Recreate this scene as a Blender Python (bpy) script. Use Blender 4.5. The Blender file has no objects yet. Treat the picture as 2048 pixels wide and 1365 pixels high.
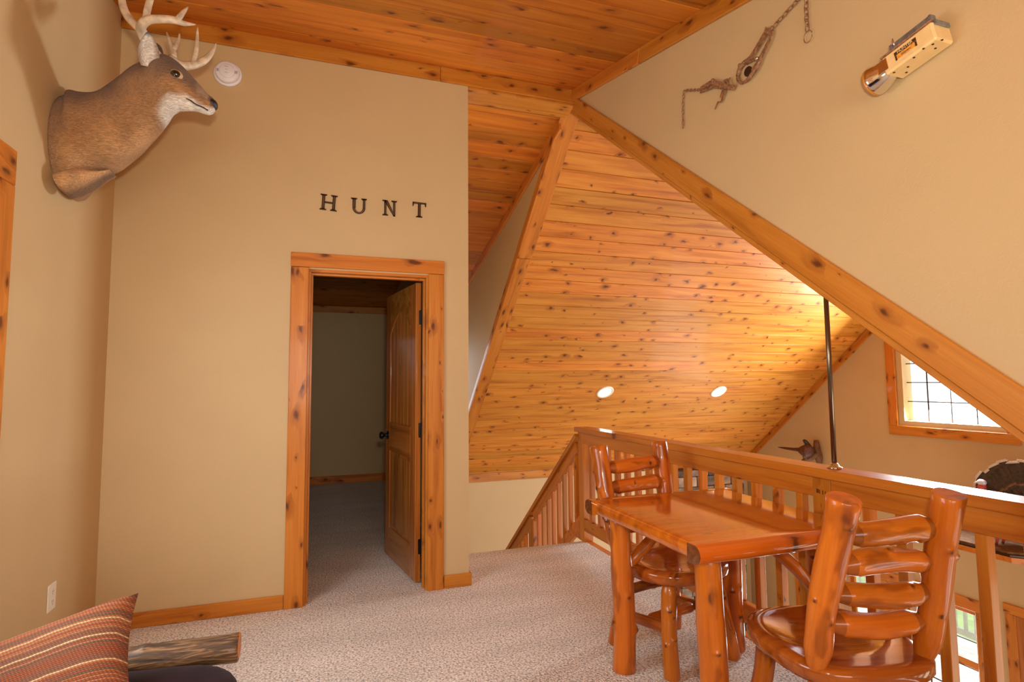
import bpy, bmesh, math, random
from mathutils import Vector, Matrix, noise
random.seed(7)
S = bpy.context.scene
COL = S.collection
# ---------------------------------------------------------------- camera (from vanishing points of the photograph)
FPX = 1112.24; CAMZ = 1.33
YAW, PITCH, ROLL = (math.radians(a) for a in (18.7669, 4.2700, -0.4609))
cF = Vector((math.sin(YAW)*math.cos(PITCH), math.cos(YAW)*math.cos(PITCH), math.sin(PITCH)))
_r = Vector((math.cos(YAW), -math.sin(YAW), 0)); _u = _r.cross(cF)
cR = _r*math.cos(ROLL)+_u*math.sin(ROLL); cU = -_r*math.sin(ROLL)+_u*math.cos(ROLL)
CAM = Vector((0, 0, CAMZ))
cd = bpy.data.cameras.new('camera'); cam = bpy.data.objects.new('camera', cd); COL.objects.link(cam)
cd.sensor_width = 36; cd.lens = FPX*36/2048; cd.clip_start = .02
cam.matrix_world = Matrix(((cR.x, cU.x, -cF.x, 0), (cR.y, cU.y, -cF.y, 0), (cR.z, cU.z, -cF.z, CAMZ), (0, 0, 0, 1)))
S.camera = cam
S.view_settings.view_transform = 'Standard'; S.view_settings.look = 'None'
S.view_settings.gamma = 1; S.view_settings.use_curve_mapping = False
S.view_settings.exposure = 0.0
def ray(x, y): return cF + cR*((x-1024)/FPX) - cU*((y-682.5)/FPX)
def onX(x, y, X): d = ray(x, y); return CAM + d*(X/d.x)
def onY(x, y, Y): d = ray(x, y); return CAM + d*(Y/d.y)
def onZ(x, y, Z): d = ray(x, y); return CAM + d*((Z-CAMZ)/d.z)
# ---------------------------------------------------------------- world and lights
W = bpy.data.worlds.new('world'); S.world = W; W.use_nodes = True
bg = W.node_tree.nodes['Background']; bg.inputs[0].default_value = (.86, .94, 1, 1); bg.inputs[1].default_value = 2.6
def area(name, loc, target, sx, sy, power, color):
    l = bpy.data.lights.new(name, 'AREA'); l.shape = 'RECTANGLE'; l.size = sx; l.size_y = sy; l.energy = power; l.color = color
    o = bpy.data.objects.new(name, l); COL.objects.link(o); o.location = loc
    o.rotation_euler = (Vector(target)-Vector(loc)).to_track_quat('-Z', 'Y').to_euler(); return o
DAY = (.86, .94, 1.0)
area('added_rear_window_light', (.3, -2.12, 1.5), (.3, 4, .9), 2.2, 1.1, 38, (1, .95, .87))  # added source behind the camera, lights the door wall from the front
area('daylight_left_window', (-1.2, 1.9, 1.45), (1.4, 2.6, -.6), 1.0, 1.2, 24, DAY)
area('daylight_gable_window', (6.98, 4.57, 1.4), (2, 3.2, .0), 1.0, 1.2, 230, DAY)
area('daylight_lower_windows', (6.98, 5.3, -1.7), (3, 4.6, -.3), 3.0, 1.6, 150, DAY)
area('daylight_great_room_front', (4.6, -.42, -1.2), (4.0, 5, 1.0), 3.6, 1.8, 48, (1, .93, .80))
area('daylight_bedroom_window', (-1.08, 6.6, 1.4), (1, 6.5, .3), 1.0, 1.1, .6, DAY)
area('added_stair_window_light', (1.35, 7.90, 1.35), (1.5, 3.9, -.1), .56, 1.1, 4, DAY)  # added source out of view, brightens the hall carpet
fl = bpy.data.lights.new('camera_flash', 'AREA'); fl.shape = 'DISK'; fl.size = .09; fl.energy = 40; fl.color = (1, .87, .70)
fo = bpy.data.objects.new('camera_flash', fl); COL.objects.link(fo); fo.location = (.04, -.06, 1.50)
fo.rotation_euler = Vector((.05, .85, .52)).to_track_quat('-Z', 'Y').to_euler()
# ---------------------------------------------------------------- materials
def nodes(name):
    m = bpy.data.materials.new(name); m.use_nodes = True
    nt = m.node_tree; b = nt.nodes['Principled BSDF']; return m, nt, b
def N(nt, t, **kw):
    n = nt.nodes.new(t)
    for k, v in kw.items():
        if isinstance(k, str) and hasattr(n, k): setattr(n, k, v)
    return n
def L(nt, a, b): nt.links.new(a, b)
def plain(name, col, rough=.5, metal=0, coat=0, emit=None, estr=1, noise_amt=0, nscale=20, bump=0, bscale=200):
    m, nt, b = nodes(name)
    b.inputs['Base Color'].default_value = (*col, 1); b.inputs['Roughness'].default_value = rough
    b.inputs['Metallic'].default_value = metal; b.inputs['Coat Weight'].default_value = coat
    if emit: b.inputs['Emission Color'].default_value = (*emit, 1); b.inputs['Emission Strength'].default_value = estr
    tc = N(nt, 'ShaderNodeTexCoord')
    if noise_amt:
        n = N(nt, 'ShaderNodeTexNoise'); n.inputs['Scale'].default_value = nscale; n.inputs['Detail'].default_value = 5
        L(nt, tc.outputs['Object'], n.inputs['Vector'])
        r = N(nt, 'ShaderNodeValToRGB'); e = r.color_ramp.elements
        e[0].position = .3; e[1].position = .72
        e[0].color = (*[c*(1-noise_amt) for c in col], 1); e[1].color = (*[min(1, c*(1+noise_amt)) for c in col], 1)
        L(nt, n.outputs['Fac'], r.inputs['Fac']); L(nt, r.outputs['Color'], b.inputs['Base Color'])
    if bump:
        n = N(nt, 'ShaderNodeTexNoise'); n.inputs['Scale'].default_value = bscale; n.inputs['Detail'].default_value = 3
        L(nt, tc.outputs['Object'], n.inputs['Vector'])
        u = N(nt, 'ShaderNodeBump'); u.inputs['Strength'].default_value = bump; u.inputs['Distance'].default_value = .004
        L(nt, n.outputs['Fac'], u.inputs['Height']); L(nt, u.outputs['Normal'], b.inputs['Normal'])
    return m
def mathn(nt, op, a, b=None, c=None):
    n = N(nt, 'ShaderNodeMath'); n.operation = op
    for i, v in enumerate((a, b, c)):
        if v is None: continue
        if isinstance(v, (int, float)): n.inputs[i].default_value = v
        else: L(nt, v, n.inputs[i])
    return n.outputs[0]
def mixc(nt, fac, a, b):
    n = N(nt, 'ShaderNodeMix'); n.data_type = 'RGBA'
    if isinstance(fac, (int, float)): n.inputs['Factor'].default_value = fac
    else: L(nt, fac, n.inputs['Factor'])
    for k, v in ((6, a), (7, b)):
        if isinstance(v, tuple): n.inputs[k].default_value = (*v, 1)
        else: L(nt, v, n.inputs[k])
    return n.outputs[2]
def wood(name, light, mid, dark, rough=.38, coat=.15, knots=1.0, log=False, kx=5.0, ky=6.5, var=.35, spec=.22):
    """knotty pine; the grain runs along the object's local X"""
    m, nt, b = nodes(name)
    tc = N(nt, 'ShaderNodeTexCoord'); oi = N(nt, 'ShaderNodeObjectInfo')
    off = N(nt, 'ShaderNodeVectorMath'); off.operation = 'SCALE'; off.inputs[0].default_value = (31.7, 17.3, 23.9)
    L(nt, oi.outputs['Random'], off.inputs['Scale'])
    add = N(nt, 'ShaderNodeVectorMath'); add.operation = 'ADD'
    L(nt, tc.outputs['Object'], add.inputs[0]); L(nt, off.outputs[0], add.inputs[1])
    def mapped(sc):
        v = N(nt, 'ShaderNodeVectorMath'); v.operation = 'MULTIPLY'; v.inputs[1].default_value = sc
        L(nt, add.outputs[0], v.inputs[0]); return v.outputs[0]
    # knots
    v = N(nt, 'ShaderNodeTexVoronoi'); v.voronoi_dimensions = '3D' if log else '2D'; v.inputs['Scale'].default_value = 1
    wob = N(nt, 'ShaderNodeTexNoise'); wob.inputs['Scale'].default_value = 1; wob.inputs['Detail'].default_value = 2
    L(nt, mapped((9, 22, 22)), wob.inputs['Vector'])
    wsub = N(nt, 'ShaderNodeVectorMath'); wsub.operation = 'MULTIPLY_ADD'; wsub.inputs[1].default_value = (.55, .42, .42)
    L(nt, wob.outputs['Color'], wsub.inputs[0]); L(nt, mapped((kx, ky, ky)), wsub.inputs[2])
    L(nt, wsub.outputs[0], v.inputs['Vector'])
    sep = N(nt, 'ShaderNodeSeparateColor'); L(nt, v.outputs['Color'], sep.inputs[0])
    size = mathn(nt, 'MULTIPLY_ADD', sep.outputs[0], .21*knots, -.085*knots)
    kd = mathn(nt, 'DIVIDE', v.outputs['Distance'], mathn(nt, 'MAXIMUM', size, .004))
    knot = N(nt, 'ShaderNodeMapRange'); knot.interpolation_type = 'SMOOTHSTEP'
    knot.inputs[1].default_value = .25; knot.inputs[2].default_value = 1.15; knot.inputs[3].default_value = .92; knot.inputs[4].default_value = 0
    L(nt, kd, knot.inputs[0])
    halo = N(nt, 'ShaderNodeMapRange'); halo.interpolation_type = 'SMOOTHSTEP'
    halo.inputs[1].default_value = .7; halo.inputs[2].default_value = 3.0; halo.inputs[3].default_value = .55; halo.inputs[4].default_value = 0
    L(nt, kd, halo.inputs[0])
    # grain, pushed aside around the knots
    gv = N(nt, 'ShaderNodeVectorMath'); gv.operation = 'ADD'
    L(nt, mapped((1.1, 17, 17)), gv.inputs[0])
    sc = N(nt, 'ShaderNodeVectorMath'); sc.operation = 'SCALE'; sc.inputs[0].default_value = (0, 1.6, .4)
    L(nt, halo.outputs[0], sc.inputs['Scale']); L(nt, sc.outputs[0], gv.inputs[1])
    n1 = N(nt, 'ShaderNodeTexNoise'); n1.inputs['Scale'].default_value = 1; n1.inputs['Detail'].default_value = 5; n1.inputs['Distortion'].default_value = .6
    L(nt, gv.outputs[0], n1.inputs['Vector'])
    r1 = N(nt, 'ShaderNodeValToRGB'); e = r1.color_ramp.elements
    e[0].position = .28; e[0].color = (*dark, 1); e[1].position = .66; e[1].color = (*light, 1)
    x = e.new(.46); x.color = (*mid, 1)
    L(nt, n1.outputs['Fac'], r1.inputs['Fac'])
    n2 = N(nt, 'ShaderNodeTexNoise'); n2.inputs['Scale'].default_value = 1; n2.inputs['Detail'].default_value = 2
    L(nt, mapped((5, 160, 160)), n2.inputs['Vector'])
    fine = mathn(nt, 'MULTIPLY_ADD', n2.outputs['Fac'], .35, .82)
    tone = mathn(nt, 'MULTIPLY_ADD', oi.outputs['Random'], var, 1-var*.65)
    hv = N(nt, 'ShaderNodeHueSaturation'); L(nt, r1.outputs['Color'], hv.inputs['Color'])
    L(nt, mathn(nt, 'MULTIPLY', fine, tone), hv.inputs['Value'])
    L(nt, mathn(nt, 'MULTIPLY_ADD', oi.outputs['Random'], -.010, .507), hv.inputs['Hue'])
    c1 = mixc(nt, halo.outputs[0], hv.outputs['Color'], (.30, .080, .009))
    c2 = mixc(nt, knot.outputs[0], c1, (.105, .026, .005))
    if log:
        at = N(nt, 'ShaderNodeAttribute'); at.attribute_name = 'knot'
        pn = N(nt, 'ShaderNodeTexNoise'); pn.inputs['Scale'].default_value = 1; pn.inputs['Detail'].default_value = 3
        L(nt, mapped((4, 13, 13)), pn.inputs['Vector'])
        pr = N(nt, 'ShaderNodeMapRange'); pr.interpolation_type = 'SMOOTHSTEP'; pr.inputs[1].default_value = .54; pr.inputs[2].default_value = .64; pr.inputs[4].default_value = .6
        L(nt, pn.outputs['Fac'], pr.inputs[0])
        c2 = mixc(nt, pr.outputs[0], c2, tuple(c*.55 for c in dark))
        c2 = mixc(nt, at.outputs['Fac'], c2, (.040, .011, .004))
    L(nt, c2, b.inputs['Base Color'])
    b.inputs['Specular IOR Level'].default_value = spec
    b.inputs['Roughness'].default_value = rough; b.inputs['Coat Weight'].default_value = coat; b.inputs['Coat Roughness'].default_value = .08
    u = N(nt, 'ShaderNodeBump'); u.inputs['Strength'].default_value = .12; u.inputs['Distance'].default_value = .002
    L(nt, mathn(nt, 'SUBTRACT', n1.outputs['Fac'], knot.outputs[0]), u.inputs['Height']); L(nt, u.outputs['Normal'], b.inputs['Normal'])
    return m
M = {}
M['plank'] = wood('pine_plank', (.70, .275, .042), (.61, .210, .027), (.42, .120, .013), rough=.46, coat=.05, kx=5.0, ky=7.0, knots=1.3, var=.24)
M['plank_loft'] = wood('pine_plank_loft', (.64, .208, .021), (.55, .158, .014), (.36, .090, .007), rough=.42, coat=.06, kx=4.2, ky=7, knots=1.25)
M['trim'] = wood('pine_trim', (.62, .220, .032), (.55, .175, .021), (.39, .105, .010), rough=.4, coat=.12, kx=5.5, ky=12, var=.18, knots=1.9)
M['rail'] = wood('pine_rail', (.60, .195, .020), (.52, .150, .013), (.35, .085, .007), rough=.36, coat=.2, kx=2.5, ky=9, var=.3)
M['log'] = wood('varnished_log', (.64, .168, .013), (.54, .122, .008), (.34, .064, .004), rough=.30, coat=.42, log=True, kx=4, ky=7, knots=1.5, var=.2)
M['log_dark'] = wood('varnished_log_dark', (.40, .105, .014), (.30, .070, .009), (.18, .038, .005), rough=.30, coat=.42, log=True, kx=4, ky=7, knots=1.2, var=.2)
M['tabletop'] = wood('varnished_tabletop', (.64, .165, .012), (.54, .120, .008), (.36, .066, .004), rough=.10, coat=1.0, kx=5, ky=8, knots=.8, var=.12)
M['seat'] = wood('varnished_seat', (.46, .115, .012), (.34, .075, .008), (.20, .038, .004), rough=.16, coat=.8, kx=3, ky=6, knots=.6, var=.3)
M['endgrain'] = plain('end_grain', (.16, .045, .012), .2, coat=.8, noise_amt=.4, nscale=60)
M['door'] = wood('door_alder', (.46, .165, .030), (.37, .120, .020), (.25, .070, .010), rough=.22, coat=.5, kx=2, ky=5, knots=.5, var=.15)
M['paint'] = plain('tan_wall_paint', (.57, .402, .200), .62, noise_amt=.025, nscale=3, bump=.10, bscale=160)
M['paint_back'] = plain('roof_backing', (.10, .045, .015), .8)
M['black'] = plain('black_metal', (.012, .011, .011), .3, metal=.6)
M['bronze'] = plain('dark_bronze', (.050, .026, .012), .35, metal=.5, noise_amt=.3, nscale=70)
M['bronze_line'] = plain('pale_bronze', (.30, .19, .10), .3, metal=.7)  # lighter inner line of the letters
M['white'] = plain('white_plastic', (.80, .78, .80), .4)
M['sticker'] = plain('grey_print', (.30, .29, .30), .6)
M['ivory'] = plain('ivory_plastic', (.80, .74, .60), .35)
M['slot'] = plain('dark_slot', (.06, .05, .04), .6)
M['rust'] = plain('rusty_iron', (.34, .175, .085), .7, metal=.45, noise_amt=.5, nscale=90, bump=.5, bscale=160)
M['rod'] = plain('dark_steel_rod', (.20, .15, .10), .22, metal=.9)
M['chrome'] = plain('chrome', (.78, .76, .72), .08, metal=1)
M['steel'] = plain('blue_grey_steel', (.30, .35, .40), .35, metal=.8, noise_amt=.3, nscale=80)
M['amber'] = plain('amber_lens', (.55, .20, .02), .2, coat=.6)
M['cream'] = plain('chipped_cream_enamel', (.80, .56, .25), .38, coat=.3, noise_amt=.06, nscale=30)
M['label_black'] = plain('label_black', (.05, .025, .015), .4)
M['label_orange'] = plain('label_orange', (.80, .30, .04), .4, noise_amt=.4, nscale=120)
M['lightglow'] = plain('lamp_glow', (1, 1, 1), .4, emit=(1, .98, .93), estr=9)
M['velvet'] = plain('plum_velvet', (.020, .008, .013), .95, noise_amt=.5, nscale=9)
M['velvet'].node_tree.nodes['Principled BSDF'].inputs['Specular IOR Level'].default_value = .1
M['velvet'].node_tree.nodes['Principled BSDF'].inputs['Sheen Weight'].default_value = .04
M['tile'] = plain('pale_floor_boards', (.62, .52, .42), .3, noise_amt=.15, nscale=4)
M['deckwood'] = plain('deck_boards', (.72, .70, .66), .7, noise_amt=.12, nscale=10)
M['deckrail'] = plain('deck_rail_grey', (.42, .42, .34), .6, noise_amt=.1, nscale=10)
M['grass'] = plain('pale_grass', (.30, .36, .14), .9, noise_amt=.3, nscale=2)
M['antler'] = plain('antler_bone', (.56, .43, .29), .45, noise_amt=.35, nscale=28, bump=.4, bscale=90)
M['eye'] = plain('glass_eye', (.008, .005, .004), .04, coat=1)
M['nose'] = plain('deer_nose', (.012, .011, .012), .3, bump=.5, bscale=300)
M['fur_white'] = plain('white_fur', (.74, .66, .56), .9, noise_amt=.12, nscale=60, bump=.6, bscale=220)
M['fur_tan'] = plain('tan_fur', (.42, .27, .15), .9, noise_amt=.25, nscale=60)
M['fur_dark'] = plain('dark_fur', (.05, .028, .016), .85, noise_amt=.3, nscale=60)
def fur(name):
    m, nt, b = nodes(name)
    a = N(nt, 'ShaderNodeVertexColor'); a.layer_name = 'Col'
    tc = N(nt, 'ShaderNodeTexCoord'); mp = N(nt, 'ShaderNodeMapping')
    mp.inputs['Rotation'].default_value = (0, .7, 0); mp.inputs['Scale'].default_value = (55, 190, 190)
    L(nt, tc.outputs['Object'], mp.inputs['Vector'])
    n = N(nt, 'ShaderNodeTexNoise'); n.inputs['Scale'].default_value = 1; n.inputs['Detail'].default_value = 4; n.inputs['Distortion'].default_value = .8
    L(nt, mp.outputs[0], n.inputs['Vector'])
    n2 = N(nt, 'ShaderNodeTexNoise'); n2.inputs['Scale'].default_value = 11; n2.inputs['Detail'].default_value = 4
    L(nt, tc.outputs['Object'], n2.inputs['Vector'])
    hv = N(nt, 'ShaderNodeHueSaturation'); L(nt, a.outputs['Color'], hv.inputs['Color'])
    L(nt, mathn(nt, 'ADD', mathn(nt, 'MULTIPLY_ADD', n.outputs['Fac'], 1.5, -.22), mathn(nt, 'MULTIPLY', n2.outputs['Fac'], .85)), hv.inputs['Value'])
    L(nt, hv.outputs['Color'], b.inputs['Base Color']); b.inputs['Roughness'].default_value = .8; b.inputs['Sheen Weight'].default_value = .15
    u = N(nt, 'ShaderNodeBump'); u.inputs['Strength'].default_value = 1.0; u.inputs['Distance'].default_value = .010
    L(nt, n.outputs['Fac'], u.inputs['Height']); L(nt, u.outputs['Normal'], b.inputs['Normal'])
    return m
M['fur'] = fur('deer_fur')
def carpet():
    m, nt, b = nodes('carpet_beige')
    tc = N(nt, 'ShaderNodeTexCoord')
    n = N(nt, 'ShaderNodeTexNoise'); n.inputs['Scale'].default_value = 95; n.inputs['Detail'].default_value = 4
    L(nt, tc.outputs['Object'], n.inputs['Vector'])
    v = N(nt, 'ShaderNodeTexVoronoi'); v.inputs['Scale'].default_value = 135; L(nt, tc.outputs['Object'], v.inputs['Vector'])
    n3 = N(nt, 'ShaderNodeTexNoise'); n3.inputs['Scale'].default_value = 2.2; n3.inputs['Detail'].default_value = 2
    mp = N(nt, 'ShaderNodeMapping'); mp.inputs['Scale'].default_value = (.6, 2.2, 1); mp.inputs['Rotation'].default_value = (0, 0, .5)
    L(nt, tc.outputs['Object'], mp.inputs['Vector']); L(nt, mp.outputs[0], n3.inputs['Vector'])
    r = N(nt, 'ShaderNodeValToRGB'); e = r.color_ramp.elements
    e[0].position = .36; e[0].color = (.34, .285, .245, 1); e[1].position = .56; e[1].color = (.94, .86, .77, 1)
    L(nt, n.outputs['Fac'], r.inputs['Fac'])
    hv = N(nt, 'ShaderNodeHueSaturation'); L(nt, r.outputs['Color'], hv.inputs['Color'])
    L(nt, mathn(nt, 'MULTIPLY_ADD', n3.outputs['Fac'], .5, .80), hv.inputs['Value'])
    L(nt, hv.outputs['Color'], b.inputs['Base Color']); b.inputs['Roughness'].default_value = .92; b.inputs['Sheen Weight'].default_value = .2
    u = N(nt, 'ShaderNodeBump'); u.inputs['Strength'].default_value = .9; u.inputs['Distance'].default_value = .008
    L(nt, mathn(nt, 'SUBTRACT', n.outputs['Fac'], v.outputs['Distance']), u.inputs['Height']); L(nt, u.outputs['Normal'], b.inputs['Normal'])
    return m
M['carpet'] = carpet()
def bark():
    m, nt, b = nodes('rough_bark')
    tc = N(nt, 'ShaderNodeTexCoord')
    mp = N(nt, 'ShaderNodeMapping'); mp.inputs['Scale'].default_value = (9, 75, 75); L(nt, tc.outputs['Object'], mp.inputs['Vector'])
    n = N(nt, 'ShaderNodeTexNoise'); n.inputs['Scale'].default_value = 1; n.inputs['Detail'].default_value = 6; n.inputs['Distortion'].default_value = 1.2
    L(nt, mp.outputs[0], n.inputs['Vector'])
    r = N(nt, 'ShaderNodeValToRGB'); e = r.color_ramp.elements
    e[0].position = .36; e[0].color = (.035, .016, .006, 1); e[1].position = .70; e[1].color = (.32, .165, .065, 1)
    x = e.new(.52); x.color = (.11, .052, .017, 1)
    L(nt, n.outputs['Fac'], r.inputs['Fac']); L(nt, r.outputs['Color'], b.inputs['Base Color']); b.inputs['Roughness'].default_value = .6; b.inputs['Coat Weight'].default_value = .25
    u = N(nt, 'ShaderNodeBump'); u.inputs['Strength'].default_value = 1; u.inputs['Distance'].default_value = .006
    L(nt, n.outputs['Fac'], u.inputs['Height']); L(nt, u.outputs['Normal'], b.inputs['Normal'])
    return m
M['bark'] = bark()
def woven():
    m, nt, b = nodes('woven_stripe_fabric')
    tc = N(nt, 'ShaderNodeTexCoord'); s = N(nt, 'ShaderNodeSeparateXYZ'); L(nt, tc.outputs['Object'], s.inputs[0])
    nz = N(nt, 'ShaderNodeTexNoise'); nz.inputs['Scale'].default_value = 40; L(nt, tc.outputs['Object'], nz.inputs['Vector'])
    vv = mathn(nt, 'MULTIPLY_ADD', nz.outputs['Fac'], .004, s.outputs['Z'])
    row = mathn(nt, 'FLOOR', mathn(nt, 'MULTIPLY', vv, 190))
    wn = N(nt, 'ShaderNodeTexWhiteNoise'); wn.noise_dimensions = '1D'; L(nt, row, wn.inputs['W'])
    r = N(nt, 'ShaderNodeValToRGB'); r.color_ramp.interpolation = 'CONSTANT'; e = r.color_ramp.elements
    e[0].position = 0; e[0].color = (.24, .055, .012, 1); e[1].position = .30; e[1].color = (.32, .090, .020, 1)
    for p, c in ((.5, (.19, .065, .026)), (.66, (.33, .12, .045)), (.8, (.12, .065, .03)), (.9, (.52, .32, .15))):
        x = e.new(p); x.color = (*c, 1)
    L(nt, wn.outputs['Value'], r.inputs['Fac'])
    st = mathn(nt, 'SINE', mathn(nt, 'MULTIPLY_ADD', s.outputs['X'], 900, mathn(nt, 'MULTIPLY', row, 1.9)))
    ro = mathn(nt, 'ABSOLUTE', mathn(nt, 'SINE', mathn(nt, 'MULTIPLY', vv, 190*math.pi)))
    hgt = mathn(nt, 'MULTIPLY', mathn(nt, 'MULTIPLY_ADD', st, .35, .65), ro)
    hv = N(nt, 'ShaderNodeHueSaturation'); L(nt, r.outputs['Color'], hv.inputs['Color'])
    L(nt, mathn(nt, 'MULTIPLY_ADD', hgt, 1.1, .45), hv.inputs['Value'])
    L(nt, hv.outputs['Color'], b.inputs['Base Color']); b.inputs['Roughness'].default_value = .85
    u = N(nt, 'ShaderNodeBump'); u.inputs['Strength'].default_value = .6; u.inputs['Distance'].default_value = .003
    L(nt, hgt, u.inputs['Height']); L(nt, u.outputs['Normal'], b.inputs['Normal'])
    return m
M['woven'] = woven()
def glass():
    m, nt, b = nodes('window_glass')
    for n in list(nt.nodes):
        if n.type == 'BSDF_PRINCIPLED': nt.nodes.remove(n)
    t = N(nt, 'ShaderNodeBsdfTransparent'); g = N(nt, 'ShaderNodeBsdfGlossy'); g.inputs['Roughness'].default_value = .02
    fr = N(nt, 'ShaderNodeFresnel'); mx = N(nt, 'ShaderNodeMixShader')
    ge = N(nt, 'ShaderNodeNewGeometry')
    L(nt, mathn(nt, 'MULTIPLY', fr.outputs[0], mathn(nt, 'SUBTRACT', 1.0, ge.outputs['Backfacing'])), mx.inputs[0]); L(nt, t.outputs[0], mx.inputs[1]); L(nt, g.outputs[0], mx.inputs[2])
    L(nt, mx.outputs[0], nt.nodes['Material Output'].inputs['Surface'])
    return m
M['glass'] = glass()
M['stone'] = plain('stacked_stone', (.20, .13, .085), .85, noise_amt=.5, nscale=9, bump=.8, bscale=30)
def stone_var(m):
    nt = m.node_tree; b = nt.nodes['Principled BSDF']; src = b.inputs['Base Color'].links[0].from_socket
    oi = N(nt, 'ShaderNodeObjectInfo'); hv = N(nt, 'ShaderNodeHueSaturation'); L(nt, src, hv.inputs['Color'])
    L(nt, mathn(nt, 'MULTIPLY_ADD', oi.outputs['Random'], 1.3, .4), hv.inputs['Value']); L(nt, hv.outputs['Color'], b.inputs['Base Color'])
stone_var(M['stone'])
M['feather'] = plain('bronze_feather', (.045, .024, .013), .4, noise_amt=.6, nscale=30)
M['feather_tip'] = plain('pale_feather_tip', (.60, .52, .44), .6)
M['feather_grey'] = plain('grey_feather', (.16, .15, .145), .6, noise_amt=.5, nscale=50)
M['skin_red'] = plain('red_wattle', (.50, .07, .06), .5, noise_amt=.3, nscale=60)
M['skin_pale'] = plain('pale_crown_skin', (.62, .62, .68), .5, noise_amt=.2, nscale=60)
M['pheasant'] = plain('russet_plumage', (.10, .028, .010), .6, noise_amt=.5, nscale=60)
M['pheasant_head'] = plain('dark_green_plumage', (.02, .025, .022), .4)
M['driftwood'] = plain('driftwood', (.17, .08, .032), .7, noise_amt=.4, nscale=18, bump=.6, bscale=60)
# ---------------------------------------------------------------- mesh helpers
WM = {}
def finish(o, parent, mat, mw):
    COL.objects.link(o)
    o.matrix_basis = mw; WM[o.name] = mw.copy()
    if parent is not None:
        o.parent = parent; o.matrix_parent_inverse = WM[parent.name].inverted()
    if mat is not None and o.type == 'MESH' and not o.data.materials: o.data.materials.append(M[mat])
    return o
def empty(name, loc=(0, 0, 0), parent=None):
    o = bpy.data.objects.new(name, None); o.empty_display_size = .1
    return finish(o, parent, None, Matrix.Translation(loc))
def tag(o, label=None, cat=None, group=None, kind=None):
    if label: o['label'] = label
    if cat: o['category'] = cat
    if group: o['group'] = group
    if kind: o['kind'] = kind
    return o
def thing(name, label, cat, loc=(0, 0, 0), group=None): return tag(empty(name, loc), label, cat, group)
def bm_obj(name, bm, mat, parent=None, mw=None, smooth=False, recenter=True):
    bmesh.ops.recalc_face_normals(bm, faces=bm.faces)
    mw = mw.copy() if mw is not None else Matrix.Identity(4)
    if recenter and bm.verts:
        c = sum((v.co for v in bm.verts), Vector())/len(bm.verts)
        for v in bm.verts: v.co -= c
        mw = mw @ Matrix.Translation(c)
    me = bpy.data.meshes.new(name); bm.to_mesh(me); bm.free()
    if smooth:
        for p in me.polygons: p.use_smooth = True
    return finish(bpy.data.objects.new(name, me), parent, mat, mw)
_cache = {}
def boxmesh(l, w, t, mat, bev):
    k = (round(l, 4), round(w, 4), round(t, 4), mat, bev)
    if k not in _cache:
        bm = bmesh.new(); bmesh.ops.create_cube(bm, size=1)
        for v in bm.verts: v.co = Vector((v.co.x*l, v.co.y*w, v.co.z*t))
        if bev: bmesh.ops.bevel(bm, geom=list(bm.edges), offset=min(bev, .45*min(l, w, t)), segments=1, affect='EDGES')
        me = bpy.data.meshes.new('board'); bm.to_mesh(me); bm.free(); me.materials.append(M[mat]); _cache[k] = me
    return _cache[k]
def frame(c, ax, ay):
    ax = Vector(ax).normalized(); ay = Vector(ay); ay = (ay-ax*ay.dot(ax)).normalized(); az = ax.cross(ay)
    return Matrix(((ax.x, ay.x, az.x, c[0]), (ax.y, ay.y, az.y, c[1]), (ax.z, ay.z, az.z, c[2]), (0, 0, 0, 1)))
def obox(name, c, ax, ay, dims, mat, parent=None, bev=.002):
    """box with length dims[0] along ax, width dims[1] along ay"""
    return finish(bpy.data.objects.new(name, boxmesh(*dims, mat, bev)), parent, None, frame(c, ax, ay))
def box(name, lo, hi, mat, parent=None, bev=.002):
    c = [(a+b)/2 for a, b in zip(lo, hi)]; d = [abs(b-a) for a, b in zip(lo, hi)]
    o = sorted(range(3), key=lambda i: -d[i]); e = [Vector([1 if k == i else 0 for k in range(3)]) for i in o]
    return obox(name, c, e[0], e[1], (d[o[0]], d[o[1]], d[o[2]]), mat, parent, bev)
def bar(name, p0, p1, wdir, w, t, mat, parent=None, bev=.002):
    p0 = Vector(p0); p1 = Vector(p1)
    return obox(name, (p0+p1)/2, p1-p0, wdir, ((p1-p0).length, w, t), mat, parent, bev)
def prism_bm(bm, poly, axis, a, b):
    def P(u, v, s): return (s, u, v) if axis == 'X' else ((u, s, v) if axis == 'Y' else (u, v, s))
    lo = [bm.verts.new(P(u, v, a)) for u, v in poly]; hi = [bm.verts.new(P(u, v, b)) for u, v in poly]
    bm.faces.new(lo); bm.faces.new(hi[::-1]); n = len(poly)
    for i in range(n): bm.faces.new((lo[i], hi[i], hi[(i+1) % n], lo[(i+1) % n]))
def prisms(name, polys, axis, a, b, mat, parent=None, recenter=True):
    bm = bmesh.new()
    for p in polys: prism_bm(bm, p, axis, a, b)
    return bm_obj(name, bm, mat, parent, recenter=recenter)
def rect(u0, u1, v0, v1): return [(u0, v0), (u1, v0), (u1, v1), (u0, v1)]
def struct(o): o['kind'] = 'structure'; return o
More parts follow.
